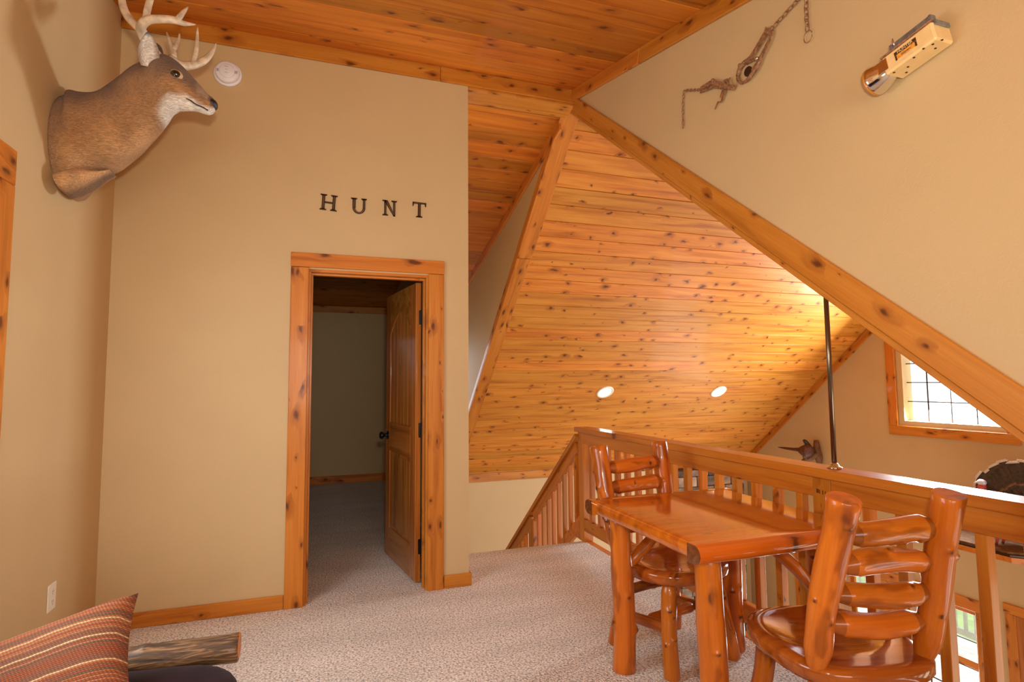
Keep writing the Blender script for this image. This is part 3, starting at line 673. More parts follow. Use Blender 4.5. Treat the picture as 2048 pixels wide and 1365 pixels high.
# ---------------------------------------------------------------- log table
TB = thing('log_table', 'varnished orange log table with thick glossy top beside the railing', 'table', (1.62, 2.05, 0))
tx0, tx1, ty0, ty1, tz = 1.228, 2.02, 1.625, 2.50, .766
tt = .066
nb = 5; bw = (ty1-ty0-.12)/nb
bm = bmesh.new(); bmesh.ops.create_cube(bm, size=1)
for v in bm.verts: v.co = Vector((v.co.x*(tx1-tx0), v.co.y*(ty1-ty0-.07), v.co.z*tt))
bmesh.ops.bevel(bm, geom=[e for e in bm.edges if abs(e.verts[0].co.y-e.verts[1].co.y) > .1], offset=.030, segments=5, affect='EDGES', profile=.5)
bm_obj('table_top', bm, 'tabletop', TB, Matrix.Translation(((tx0+tx1)/2, (ty0+ty1)/2, tz-tt/2)), True, recenter=False).modifiers.new('edges', 'EDGE_SPLIT').split_angle = math.radians(25)
for yy, sgn in ((ty0+.036, -1), (ty1-.036, 1)):
    bm = bmesh.new()                                                        # half-round log edges along the ends
    prof = [(.036*sgn*-1, .0335), (0, .0335)]+[(sgn*.036*math.cos(a), .034*math.sin(a)) for a in [math.pi/2-math.pi*k/10 for k in range(1, 10)]]+[(0, -.0345), (.036*sgn*-1, -.0345)]
    rings = []
    for i in range(15):
        x = tx0-.008+(tx1-tx0+.016)*i/14; q = 1+.05*noise.noise(Vector((x*6, yy*5, 0)))
        rings.append([bm.verts.new((x, yy+u*q, tz-tt/2+v*(q if v < 0 else 1))) for u, v in prof])
    for A, B in zip(rings, rings[1:]):
        for k in range(len(prof)): bm.faces.new((A[k], A[(k+1) % len(prof)], B[(k+1) % len(prof)], B[k]))
    bm.faces.new(rings[0][::-1]); bm.faces.new(rings[-1])
    e = bm_obj('edge_log', bm, 'tabletop', TB, smooth=True)
    e.modifiers.new('edges', 'EDGE_SPLIT').split_angle = math.radians(50)
    for x in (tx0-.009, tx1+.009):
        prisms('end_cap', [[(yy+u*.97, tz-tt/2+v*.97) for u, v in prof]], 'X', x-.0018, x+.0018, 'endgrain', e)
LEGS = [(1.338, 2.365), (1.345, 1.745), (1.966, 2.375), (1.966, 1.835)]
for i, (lx, ly) in enumerate(LEGS): log('leg', (lx, ly, 0), (lx-.004 if lx < 1.6 else lx, ly, tz-tt+.004), .052, .047, 'log', TB, knots=6, n=18)
for lx, ly, s in ((1.338, 2.365, 1), (1.966, 1.835, -1)):
    log('brace', (lx+s*.03, ly, .46), (lx+s*.27, ly, tz-tt-.004), .026, .026, 'log', TB, knots=1, n=8, taper=(.05, .02))
# ---------------------------------------------------------------- log chairs
def make_chair(top_half, lean):
    C = empty('log_chair')
    zs = .455; th = .056
    bm = bmesh.new()                                                        # saddled seat, round in front, straighter at the back
    nr, na = 14, 60; rows = []
    def outline(a):
        c, s = math.cos(a), math.sin(a); p = 2.5 if s > 0 else 3.2
        r = (abs(c)**p+abs(s)**p)**(-1/p); return Vector((c*r*(.246 if s < 0 else .252), s*r*(.262 if s < 0 else .250)))
    for j in range(nr+1):
        f = j/nr; row = []
        for i in range(na):
            o = outline(2*math.pi*i/na)*f
            d = math.hypot(o.x/.205, (o.y-.045)/.185); z = zs-.020*max(0, 1-d**3.4)
            if j == nr: z -= .008
            row.append(bm.verts.new((o.x, o.y, z)) if j else None)
        rows.append(row)
    cv = bm.verts.new((0, 0, zs-.020))
    for i in range(na): bm.faces.new((cv, rows[1][i], rows[1][(i+1) % na]))
    for j in range(1, nr):
        for i in range(na): bm.faces.new((rows[j][i], rows[j+1][i], rows[j+1][(i+1) % na], rows[j][(i+1) % na]))
    prev = rows[nr]
    for k, (sc, dz_) in enumerate(((1.012, -.018), (1.010, -.042), (.975, -th))):
        nx = [bm.verts.new((rows[nr][i].co.x*sc, rows[nr][i].co.y*sc, zs+dz_)) for i in range(na)]
        for i in range(na): bm.faces.new((prev[i], nx[i], nx[(i+1) % na], prev[(i+1) % na]))
        prev = nx
    bm.faces.new(prev)
    bm_obj('seat', bm, 'seat', C, smooth=True, recenter=False)
    P = []
    for s in (-1, 1):
        a = Vector((s*.187, -.178, zs-.02)); b = Vector((s*top_half, -.178-lean, .985)); P.append((a, b))
        log('back_post', a, b, .039, .046, 'log', C, knots=6, n=20, taper=(.075, 0), tr=.62, wob=.14)
    for i, z in enumerate((.575, .675, .775, .875)):
        f = (z-P[0][0].z)/(P[0][1].z-P[0][0].z); a = P[0][0].lerp(P[0][1], f); b = P[1][0].lerp(P[1][1], f)
        bowed = Vector((0, -.012, 0))
        log('back_rail', a+Vector((.022, 0, 0))+bowed*0, b-Vector((.022, 0, 0)), .037, .037, 'log', C, knots=3, n=16, taper=(.055, .055), tr=.55, wob=.22, cone=True)
    ft = {}
    for sx in (-1, 1):
        for sy in (-1, 1):
            a = Vector((sx*.195, sy*.195-.005, 0)); b = Vector((sx*.148, sy*.140, zs-th+.006)); ft[sx, sy] = (a, b)
            log('leg', a, b, .036, .035, 'log', C, knots=4, n=14, taper=(0, .05), tr=.65)
    def at(k, z): a, b = ft[k]; return a.lerp(b, z/b.z)
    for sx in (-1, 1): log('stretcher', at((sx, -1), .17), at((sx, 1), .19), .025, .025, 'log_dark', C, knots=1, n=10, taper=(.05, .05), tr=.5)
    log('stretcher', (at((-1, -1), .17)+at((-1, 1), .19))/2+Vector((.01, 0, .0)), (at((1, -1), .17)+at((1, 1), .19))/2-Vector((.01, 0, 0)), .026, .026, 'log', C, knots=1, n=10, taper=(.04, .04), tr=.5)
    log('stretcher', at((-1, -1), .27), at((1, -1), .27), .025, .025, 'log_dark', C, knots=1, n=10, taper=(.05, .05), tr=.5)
    return C
ch = make_chair(.175, .150)
ch2 = make_chair(.212, .118)
ch.matrix_basis = Matrix.Translation((1.685, 1.545, 0)) @ Matrix.Rotation(math.radians(-12), 4, 'Z')
tag(ch, 'log chair nearest the camera, its four rail back turned to the viewer', 'chair', 'log chairs at the table')
ch2.matrix_basis = Matrix.Translation((1.660, 2.450, 0)) @ Matrix.Rotation(math.radians(189), 4, 'Z')
tag(ch2, 'log chair at the far end of the table, tucked under its top', 'chair', 'log chairs at the table')
# ---------------------------------------------------------------- sofa with log arms, and the pillow
SF = thing('log_sofa', 'sofa with bark log arm and dark plum cushions against the left wall', 'sofa', (-.7, 1.0, 0))
AY, AZ, AR = 2.02, .503, .043
for yy in (AY, .18):
    a = log('arm_log', (-1.08, yy, AZ), (-.238, yy, AZ), AR, AR, 'bark', SF, knots=3, n=30, seg=22, wob=.12, bend=.004)
    tag(lathe('end_cap', [(.038, 0), (.036, .003)], 'trim', a, zframe((-.2395, yy, AZ), (1, 0, 0)), 20, False), 'pale sawn log end')
    for xx in (-.36, -1.02): log('post', (xx, yy, 0), (xx, yy, AZ-.02), .04, .036, 'bark', SF, knots=2, n=12)
for xx, z in ((-.34, .19), (-1.04, .19), (-1.04, .74)): log('rail', (xx, .18, z), (xx, AY, z), .038, .038, 'bark', SF, knots=3, n=14)
for yy in (.18, AY): log('post', (-1.06, yy, .47), (-1.085, yy, .78), .036, .034, 'bark', SF, knots=1, n=8)
def cushion(name, c, dims, mat, parent, rot=None, bulge=.25, nseg=10, p=4.0, corner=0):
    bm = bmesh.new(); bmesh.ops.create_cube(bm, size=2); bmesh.ops.subdivide_edges(bm, edges=list(bm.edges), cuts=nseg, use_grid_fill=True)
    for v in bm.verts:
        x, y, z = v.co; n = (abs(x)**p+abs(y)**p+abs(z)**p)**(1/p)
        q = Vector((x, y, z))/n
        v.co = Vector((q.x*dims[0]/2, q.y*dims[1]/2, q.z*dims[2]/2))
        v.co += Vector((0, 0, .012))*noise.noise(v.co*6)
    mw = Matrix.Translation(c) @ (rot.to_4x4() if rot else Matrix.Identity(4))
    return bm_obj(name, bm, mat, parent, mw, True, recenter=False)
for yy in (1.535, .665): cushion('seat_cushion', (-.625, yy, .385), (.86, .88, .305), 'velvet', SF, p=5)
for yy in (1.54, .68): cushion('back_cushion', (-.985, yy, .64), (.20, .74, .46), 'velvet', SF, Matrix.Rotation(-.18, 3, 'Y'), p=4)
# pillow: pinched corners, woven stripes, standing on the seat against the arm
def pillow(name, c, w, hgt, t, rot, mat):
    bm = bmesh.new(); n = 26; front = {}; back = {}
    for i in range(n+1):
        for j in range(n+1):
            u = -1+2*i/n; v = -1+2*j/n
            px = u*w/2*(1-.10*(1-u*u)*0-.07*(1-abs(v)**1.0)*0)*(1-.075*(1-v*v)); pz = v*hgt/2*(1-.075*(1-u*u))
            th = t/2*((1-u**4)*(1-v**4))**.55
            th += .006*noise.noise(Vector((u*3, v*3, 1)))*(1-u*u)*(1-v*v)
            e = abs(u) > .999 or abs(v) > .999
            front[i, j] = bm.verts.new((px, -th, pz)); back[i, j] = front[i, j] if e else bm.verts.new((px, th, pz))
    for i in range(n):
        for j in range(n):
            bm.faces.new((front[i, j], front[i+1, j], front[i+1, j+1], front[i, j+1]))
            try: bm.faces.new((back[i, j], back[i, j+1], back[i+1, j+1], back[i+1, j]))
            except ValueError: pass
    return bm_obj(name, bm, mat, None, Matrix.Translation(c) @ rot, True, recenter=False)
tip = onY(277, 1187, 1.88); PWD = .45
dn = (onZ(268, 1365, .60)-tip).normalized(); rl = ray(0, 1292); rt = (tip-(CAM+rl*((tip-CAM).dot(dn)/rl.dot(dn)))).normalized()
ny = (-dn).cross(rt)
prot = Matrix(((rt.x, ny.x, -dn.x, 0), (rt.y, ny.y, -dn.y, 0), (rt.z, ny.z, -dn.z, 0), (0, 0, 0, 1)))
pcen = tip - (prot @ Vector((PWD/2, 0, .17)))
pil = pillow('throw_pillow', pcen, PWD, .34, .15, prot, 'woven')
tag(pil, 'rust striped woven throw pillow on the sofa', 'pillow')
# ---------------------------------------------------------------- wall outlet
oc = (onX(101.5, 1195, XL))
OU = thing('wall_outlet', 'ivory duplex outlet plate low on the left wall', 'outlet', (XL, oc.y, oc.z))
box('plate', (XL, oc.y-.040, oc.z-.060), (XL+.005, oc.y+.040, oc.z+.060), 'ivory', OU, .002)
for dz_ in (-.022, .022):
    f = box('socket', (XL+.005, oc.y-.017, oc.z+dz_-.015), (XL+.0075, oc.y+.017, oc.z+dz_+.015), 'ivory', OU, .002)
    for dy in (-.006, .006): box('slot', (XL+.0075, oc.y+dy-.001, oc.z+dz_-.002), (XL+.0079, oc.y+dy+.001, oc.z+dz_+.008), 'slot', f, 0)
    box('slot', (XL+.0075, oc.y-.002, oc.z+dz_-.011), (XL+.0079, oc.y+.002, oc.z+dz_-.007), 'slot', f, 0)
# ---------------------------------------------------------------- smoke detector
sc_ = onY(456, 149, YD)
SD = thing('smoke_detector', 'round white smoke detector high on the door wall beside the deer', 'detector', (sc_.x, YD, sc_.z))
fy = zframe((sc_.x, YD, sc_.z), (0, -1, 0))
lathe('base', [(.079, 0), (.079, .008), (.074, .012)], 'white', SD, fy, 40)
cov = lathe('cover', [(.066, .012), (.068, .020), (.066, .034), (.058, .040)], 'white', SD, fy, 40)
lathe('front_disc', [(.043, .040), (.043, .044), (.040, .046)], 'white', SD, fy, 32)
for dx, w_ in ((-.051, .012), (.051, .016)):
    for k in range(4): box('printed_bar', (sc_.x+dx-w_/2+k*w_/4, YD-.0408, sc_.z-.009), (sc_.x+dx-w_/2+k*w_/4+w_*.17, YD-.0398, sc_.z+.009), 'sticker', cov, 0)
for dx, dz_, w_ in ((-.004, .026, .022), (-.002, .008, .014), (-.004, -.012, .016), (-.001, -.020, .004)): box('printed_line', (sc_.x+dx-w_/2, YD-.0465, sc_.z+dz_-.0012), (sc_.x+dx+w_/2, YD-.0458, sc_.z+dz_+.0012), 'sticker', cov, 0)
# ---------------------------------------------------------------- HUNT letters
def letter(ch_, px, py, hgt, strokes, label):
    """strokes: list of polygons in letter units (height 1)"""
    c = onY(px, py, YD)
    o = thing('letter_'+ch_.lower(), label, 'letter', (c.x, YD, c.z), 'wall letters')
    tw = math.radians({'H': -3, 'U': 0, 'N': 0, 'T': -1}[ch_])
    def tr(u, v): u, v = u*hgt, (v-.5)*hgt; return (c.x+u*math.cos(tw)-v*math.sin(tw), c.z+u*math.sin(tw)+v*math.cos(tw))
    bm = bmesh.new()
    for p in strokes[0]: prism_bm(bm, [tr(*q) for q in p], 'Y', YD-.008, YD)
    bm_obj('letter_body', bm, 'bronze', o)
    bm = bmesh.new()
    for p in strokes[1]: prism_bm(bm, [tr(*q) for q in p], 'Y', YD-.0095, YD-.0079)
    bm_obj('raised_line', bm, 'bronze_line', o)
def R4(x0, x1, y0, y1): return [(x0, y0), (x1, y0), (x1, y1), (x0, y1)]
def serif(x, y, w=.20, h=.055, up=True):
    s = 1 if up else -1
    return [(x-w, y), (x+w, y), (x+w, y+s*h), (x+.09, y+s*(h+.05)), (x-.09, y+s*(h+.05)), (x-w, y+s*h)]
H_ = ([R4(-.40, -.22, .05, .95), R4(.22, .40, .05, .95), R4(-.24, .24, .45, .55)]+[serif(x, y, .20, .05, u) for x in (-.31, .31) for y, u in ((0, True), (1, False))],
      [R4(-.325, -.30, .09, .91), R4(.30, .325, .09, .91)])
ua = [math.pi+math.pi*k/12 for k in range(13)]
Uo = [(.39*math.cos(a), .38+.38*math.sin(a)) for a in ua]; Ui = [(-.05*0+(.22*math.cos(a)) if False else .235*math.cos(a)+.0, .40+.29*math.sin(a)) for a in ua]
U_ = ([R4(-.39, -.20, .36, .97), R4(.24, .39, .36, .97), serif(-.30, 1, .19, .05, False), serif(.315, 1, .17, .05, False)]+[[Uo[i], Uo[i+1], Ui[i+1], Ui[i]] for i in range(12)],
      [R4(-.31, -.285, .40, .91), R4(.305, .325, .40, .91)]+[[(.325*math.cos(ua[i]), .39+.345*math.sin(ua[i])), (.325*math.cos(ua[i+1]), .39+.345*math.sin(ua[i+1])), (.30*math.cos(ua[i+1]), .39+.32*math.sin(ua[i+1])), (.30*math.cos(ua[i]), .39+.32*math.sin(ua[i]))] for i in range(12)])
N_ = ([R4(-.34, -.20, .05, .95), R4(.22, .36, .0, .95), [(-.36, 1), (-.13, 1), (.36, -.02), (.26, -.02)], serif(-.27, 0, .18, .05, True), serif(.29, 1, .18, .05, False), [(-.46, 1), (-.20, 1), (-.20, .92), (-.34, .92), (-.46, .95)]],
      [R4(-.28, -.26, .09, .80), R4(.28, .30, .15, .92), [(-.235, .93), (-.205, .93), (.30, .05), (.27, .05)]])
T_ = ([R4(-.09, .09, .05, .97), R4(-.44, .44, .90, 1), [(-.44, 1), (-.36, 1), (-.36, .80), (-.40, .72), (-.44, .74)], [(.44, 1), (.36, 1), (.36, .80), (.40, .72), (.44, .74)], serif(0, 0, .21, .05, True)],
      [R4(-.012, .012, .09, .93), R4(-.38, .38, .94, .96)])
letter('H', 657.3, 406.0, .103, H_, 'dark bronze wall letter H, the first above the doorway')
letter('U', 717.7, 413.0, .103, U_, 'dark bronze wall letter U, between the H and the N')
letter('N', 779.0, 417.0, .103, N_, 'dark bronze wall letter N, between the U and the T')
letter('T', 838.3, 420.6, .103, T_, 'dark bronze wall letter T, the last above the doorway')
# ---------------------------------------------------------------- recessed ceiling lights
nfar = -uf
for px_, lab in (((1210, 785), 'round recessed ceiling light, the one nearer the loft'), ((1437, 784), 'round recessed ceiling light, the one farther from the loft')):
    d = ray(*px_); t = (6.66-CAMZ)/(d.z+.839*d.y); c = CAM+d*t
    o = thing('recessed_light', lab, 'ceiling light', c, 'recessed lights in the great room ceiling')
    mw = zframe(c, nfar)
    lathe('trim_ring', [(.118, -.004), (.118, .004), (.100, .010), (.090, .004)], 'ivory', o, mw, 36)
    lathe('lamp_face', [(.084, .004), (.080, .006), (.05, .008)], 'lightglow', o, mw, 32)
# ---------------------------------------------------------------- deer shoulder mount
DR = thing('deer_mount', 'whitetail deer shoulder mount with antlers on the left wall', 'deer mount', (XL, 3.04, 2.44))
ringpx = [  # top px, bottom px, plane y, half width
    ((150, 189), (196, 352), 2.99, .190), ((190, 190), (240, 334), 2.94, .155), ((225, 170), (285, 301), 2.88, .125), ((255, 145), (314, 268), 2.82, .108),
    ((285, 126), (334, 243), 2.77, .095), ((308, 116), (343, 229), 2.74, .093), ((328, 111), (352, 223), 2.73, .091), ((350, 121), (364, 221), 2.72, .080), ((369, 137), (378, 221), 2.71, .061),
    ((386, 155), (391, 222), 2.705, .049), ((402, 173), (404, 226), 2.70, .043), ((417, 190), (416, 229), 2.70, .041), ((427, 198), (425, 227), 2.70, .033), ((432, 207), (430, 221), 2.70, .014)]
rings = []
na = 32
def add_ring(bm, c, up, hw, fw):
    side = Vector((0, 1, 0)); out = []
    for k in range(na):
        a = 2*math.pi*k/na; out.append(bm.verts.new(c+up*math.cos(a)+side*(math.sin(a)*hw)))
    return out
bm = bmesh.new(); RS = []
def w0(z0, z1, y, hw, x): return (Vector((x, y, z1)), Vector((x, y, z0)), hw)
secs = [w0(2.215, 2.665, 3.045, .195, XL+.001), w0(2.20, 2.69, 3.04, .215, XL+.05)]
for t_, b_, yy, hw in ringpx: secs.append((Vector(onY(*t_, yy)), Vector(onY(*b_, yy)), hw))
# catmull-rom between the sections
dense = []
nsub = 4
for i in range(len(secs)-1):
    g = lambda j: secs[max(0, min(len(secs)-1, j))]
    for k in range(nsub):
        t = k/nsub
        def cr(p0, p1, p2, p3): return .5*((2*p1)+(p2-p0)*t+(2*p0-5*p1+4*p2-p3)*t*t+(3*p1-p0-3*p2+p3)*t**3)
        dense.append(tuple(cr(g(i-1)[m], g(i)[m], g(i+1)[m], g(i+2)[m]) for m in range(3))+(i+t,))
dense.append((*secs[-1], len(secs)-1.0))
cols = {}
BR = Vector((.38, .185, .066)); DK = Vector((.10, .046, .018)); LT = Vector((.58, .32, .135)); WH = Vector((.80, .72, .62)); GY = Vector((.150, .080, .040))
def sstep(a, b, x): t = max(0, min(1, (x-a)/(b-a))); return t*t*(3-2*t)
for tp, bt, hw, s in dense:
    c = (tp+bt)/2; up = (tp-bt)/2
    ring = []
    for k in range(na):
        a = 2*math.pi*k/na; ca, sa = math.cos(a), math.sin(a)
        w_ = hw*(1-.16*max(0, ca)*sstep(1, 3, s)); 
        if s > 8: w_ *= 1-.10*max(0, -ca)
        p = c+up*ca+Vector((0, 1, 0))*(math.copysign(abs(sa)**.92, sa)*w_)
        if .5 < s < 9: p += (up.normalized()*ca+Vector((0, 1, 0))*sa)*.006*noise.noise(p*11)
        v = bm.verts.new(p); ring.append(v)
        nz = noise.noise(p*9)*.5
        col = BR.copy()
        col = col.lerp(DK, .85*sstep(.15, .9, ca+nz*.5)*(1-sstep(6, 8, s)*.2))
        col = col.lerp(LT, .6*sstep(.2, .9, -ca+nz)*(1-sstep(4, 6, s)))
        if s > 6: col = col.lerp(GY, .9*sstep(6, 7.6, s)*sstep(-.35, .2, ca))
        wt = sstep(5.3, 5.9, s+nz*.3)*sstep(.60, .80, -ca+nz*.2)
        wt = max(wt, sstep(8.8, 10.5, s)*sstep(.42, .66, -ca+nz*.2)*.9)
        col = col.lerp(WH, wt)
        band = sstep(11.3, 11.8, s)*(1-sstep(13.0, 13.4, s)); col = col.lerp(Vector((.42, .27, .15)), band*.7*sstep(-.1, .2, ca))
        col = col.lerp(Vector((.06, .03, .02)), .8*sstep(13.4, 13.8, s)*sstep(-.6, -.2, ca))
        cols[v] = col
    RS.append(ring)
for A, B in zip(RS, RS[1:]):
    for k in range(na): bm.faces.new((A[k], A[(k+1) % na], B[(k+1) % na], B[k]))
bm.faces.new(RS[0][::-1]); bm.faces.new(RS[-1])
def col_obj(name, bm, cols, mat, parent):
    bm.verts.index_update(); arr = [cols[v] for v in bm.verts]
    o = bm_obj(name, bm, mat, parent, None, True)
    at = o.data.color_attributes.new('Col', 'FLOAT_COLOR', 'POINT')
    for i, c in enumerate(arr): at.data[i].color = (c.x, c.y, c.z, 1)
    return o
DB = col_obj('body', bm, cols, 'fur', DR)
# brisket flap: the folded skin at the bottom of the mount
bm = bmesh.new(); fc = {}
flap = [((112, 350), (128, 388)), ((128, 346), (140, 395)), ((150, 342), (158, 391)), ((172, 342), (178, 382)), ((192, 345), (196, 370)), ((208, 346), (212, 358)), ((224, 344), (228, 350))]
rr = []
for i, (t_, b_) in enumerate(flap):
    yy = 2.90+.012*i; a = Vector(onY(*t_, yy)); b = Vector(onY(*b_, yy)); c = (a+b)/2; up = (a-b)/2
    if i == 0:
        sh = XL+.012-min(a.x, b.x); c.x += max(0, sh)
    c.x = max(c.x, XL+.03); ring = []
    for k in range(16):
        an = 2*math.pi*k/16; p = c+up*math.cos(an)+Vector((.0, .035+.05*(1-abs(i-2)/5), 0))*math.sin(an)
        p.x = max(p.x, XL+.002); v = bm.verts.new(p); ring.append(v); fc[v] = LT.lerp(DK, .8*sstep(.5, 1, -math.cos(an)))*1.05
    rr.append(ring)
for A, B in zip(rr, rr[1:]):
    for k in range(16): bm.faces.new((A[k], A[(k+1) % 16], B[(k+1) % 16], B[k]))
bm.faces.new(rr[0][::-1]); bm.faces.new(rr[-1])
col_obj('brisket_flap', bm, fc, 'fur', DR)
# eyes, nostril, mouth line
ec = onY(351, 148, 2.645); ring_ = ellipsoid('eyelid', Vector(ec)+Vector((0, .005, 0)), (.029, .010, .022), 'fur_tan', DR, Matrix.Rotation(.35, 3, 'Y').to_quaternion())
ellipsoid('eye', ec, (.0200, .013, .0160), 'eye', DR, Matrix.Rotation(.35, 3, 'Y').to_quaternion())
ec2 = Vector(ec); ec2.y = 2.80; ellipsoid('eye', ec2, (.0165, .011, .0135), 'eye', DR)
nc = onY(424, 210, 2.70); ellipsoid('nose', nc, (.024, .036, .024), 'nose', DR, Matrix.Rotation(.5, 3, 'Y').to_quaternion())
ml = [Vector(onY(x, y, 2.655+.010*i/3)) for i, (x, y) in enumerate(((372, 197), (381, 201), (392, 209), (404, 214), (416, 221)))]
tube('mouth_line', ml, [.002, .003, .003, .003, .003], 'nose', DR, 8, 3)
# ears
def ear(name, base, tipp, y0, y1, width, parent, inner):
    a = Vector(onY(*base, y0)); b = Vector(onY(*tipp, y1)); d = (b-a); Ln = d.length; d.normalize()
    nrm = Vector((.45, -1 if inner else 1, .1)); nrm = (nrm-d*nrm.dot(d)).normalized(); sd_ = d.cross(nrm)
    bm = bmesh.new(); ec_ = {}; grid = []; ng, nu = 12, 9
    for i in range(ng+1):
        f = i/ng; w_ = width*(math.sin(math.pi*min(1, .16+.84*f))**.7)*(1-.25*f)+.004*(1-f); row = []
        for j in range(nu):
            u = -1+2*j/(nu-1); p = a+d*Ln*f+sd_*u*w_-nrm*(.030*(1-u*u)*(1-.5*f)*w_/width)
            v = bm.verts.new(p); row.append(v)
            cc = WH.lerp(Vector((.33, .18, .09)), sstep(.45, .95, abs(u))*.8).lerp(Vector((.03, .02, .015)), sstep(.84, .95, f))
            cc = cc.lerp(Vector((.30, .22, .17)), .5*max(0, noise.noise(Vector((u*6, f*3, 2)))))
            ec_[v] = cc
        grid.append(row)
    back = []
    for i in range(ng+1):
        row = []
        for j in range(nu):
            v = bm.verts.new(grid[i][j].co-nrm*.006*(1-abs(-1+2*j/(nu-1))**2)-nrm*.0015); row.append(v); ec_[v] = Vector((.10, .055, .03))
        back.append(row)
    for i in range(ng):
        for j in range(nu-1):
            bm.faces.new((grid[i][j], grid[i][j+1], grid[i+1][j+1], grid[i+1][j])); bm.faces.new((back[i][j], back[i+1][j], back[i+1][j+1], back[i][j+1]))
    for i in range(ng):
        bm.faces.new((grid[i][0], grid[i+1][0], back[i+1][0], back[i][0])); bm.faces.new((grid[i][-1], back[i][-1], back[i+1][-1], grid[i+1][-1]))
    return col_obj(name, bm, ec_, 'fur', parent)
ear('ear', (298, 134), (297, 62), 2.665, 2.60, .042, DR, True)
ear('ear', (318, 124), (303, 84), 2.80, 2.96, .040, DR, False)
# antlers
def antler(yb, paths):
    A = None; bm = bmesh.new()
    for pts, rad in paths:
        pp = [Vector(onY(x, y, yb+dy)) for x, y, dy in pts]
        tube_bm(bm, smooth_path(pp, 5), [q*1.12 for q in lerpl(rad, 5)], 10)
    return bm_obj('antler', bm, 'antler', DR, None, True)
antler(2.66, [(((316, 112, .05), (298, 92, .02), (283, 66, -.02), (284, 50, -.05), (297, 40, -.07), (322, 38, -.08), (348, 40, -.07), (368, 47, -.05), (391, 49, -.03)), (.018, .018, .017, .017, .016, .015, .014, .010, .002)),
             (((288, 66, -.01), (272, 52, .0), (256, 34, .02), (246, 12, .03), (243, -14, .04), (246, -40, .05)), (.015, .014, .0145, .014, .012, .006)),
             (((292, 44, -.06), (294, 24, -.065), (299, 4, -.07), (306, -18, -.07), (309, -40, -.07)), (.014, .0125, .012, .010, .004)),
             (((352, 42, -.07), (361, 32, -.07), (369, 22, -.065), (376, 14, -.06)), (.012, .010, .007, .002))])
antler(2.77, [(((338, 116, -.02), (362, 131, .02), (385, 130, .06), (407, 122, .08), (423, 106, .09), (432, 87, .09)), (.018, .018, .017, .015, .010, .002)),
             (((386, 128, .06), (391, 108, .06), (394, 84, .06), (395, 54, .06)), (.013, .010, .008, .002)),
             (((346, 116, .02), (346, 102, .04), (340, 84, .05), (333, 64, .06)), (.016, .013, .009, .002)),
             (((347, 100, .04), (354, 88, .045), (358, 78, .05), (359, 67, .05)), (.012, .010, .006, .002))])
# ---------------------------------------------------------------- things hung on the trap wall (face at x = XT)
def wp(x, y, off=.012): return Vector(onX(x, y, XT-off))
def strap(name, pts, w, t, parent, mat='rust', off=.012):
    """flat bar following pixels across the wall"""
    pp = [wp(x, y, off) for x, y in pts]; bm = bmesh.new(); rings = []
    for i, p in enumerate(pp):
        d = (pp[min(i+1, len(pp)-1)]-pp[max(i-1, 0)]).normalized(); s = d.cross(Vector((1, 0, 0))).normalized()
        ww = w[i] if isinstance(w, (list, tuple)) else w
        rings.append([bm.verts.new(p+s*a*ww/2+Vector((b*t/2, 0, 0))) for a, b in ((-1, -1), (1, -1), (1, 1), (-1, 1))])
    for A, B in zip(rings, rings[1:]):
        for k in range(4): bm.faces.new((A[k], A[(k+1) % 4], B[(k+1) % 4], B[k]))
    bm.faces.new(rings[0][::-1]); bm.faces.new(rings[-1])
    return bm_obj(name, bm, mat, parent)
def chain(parent, pts, ln=.030, r=.0022, wd=.0085, off=.010):
    """interlocked links following pixels"""
    pp = [wp(x, y, off) for x, y in pts]; seg = [(a, b) for a, b in zip(pp, pp[1:])]; i = 0
    for a, b in seg:
        Ln = (b-a).length; n = max(1, round(Ln/(ln*.78))); d = (b-a).normalized(); s = d.cross(Vector((1, 0, 0))).normalized()
        for k in range(n):
            c = a+(b-a)*((k+.5)/n); e = s if i % 2 == 0 else Vector((1, 0, 0)); i += 1
            bm = bmesh.new(); loop = []
            for q in range(14):
                t = 2*math.pi*q/14; u = math.cos(t); v = math.sin(t)
                loop.append(c+d*(math.copysign(abs(u)**.7, u)*ln*.5)+e*(v*wd))
            m = len(loop); rg = []
            for q, p in enumerate(loop):
                dd = (loop[(q+1) % m]-loop[q-1]).normalized(); nn = d.cross(e).normalized(); bb = dd.cross(nn)
                rg.append([bm.verts.new(p+nn*math.cos(z)*r+bb*math.sin(z)*r) for z in [2*math.pi*h/6 for h in range(6)]])
            for q in range(m):
                for h in range(6): bm.faces.new((rg[q][h], rg[q][(h+1) % 6], rg[(q+1) % m][(h+1) % 6], rg[(q+1) % m][h]))
            bm_obj('chain_link', bm, 'rust', parent, None, True)
c0 = wp(1510, 110, 0)
T2 = thing('long_spring_trap', 'rusty long spring trap hanging by its chain from the sloping wall', 'animal trap', (XT, c0.y, c0.z), 'old traps on the wall')
strap('spring_arm', [(1534, 62), (1524, 80), (1511, 101), (1503, 114), (1495, 122)], [.030, .026, .024, .024, .022], .006, T2)
strap('spring_arm', [(1544, 66), (1537, 84), (1526, 106), (1518, 121), (1511, 132), (1504, 144)], [.014, .016, .018, .018, .018, .016], .006, T2, off=.020)
strap('spring_bow', [(1531, 60), (1538, 62), (1545, 67)], .020, .012, T2)
tube('trap_jaw', [wp(1505, 115), wp(1490, 125), wp(1480, 138), wp(1476, 152), wp(1478, 162), wp(1485, 167)], [.008, .011, .010, .009, .008, .006], 'rust', T2, 8, 4)
tube('trap_jaw', [wp(1520, 121, .02), wp(1513, 135, .022), wp(1505, 147, .022), wp(1495, 160, .018), wp(1488, 165)], [.007, .009, .009, .008, .006], 'rust', T2, 8, 4)
tube('cross_bar', [wp(1495, 128), wp(1505, 121, .018), wp(1517, 119, .022)], .005, 'rust', T2, 8, 2)
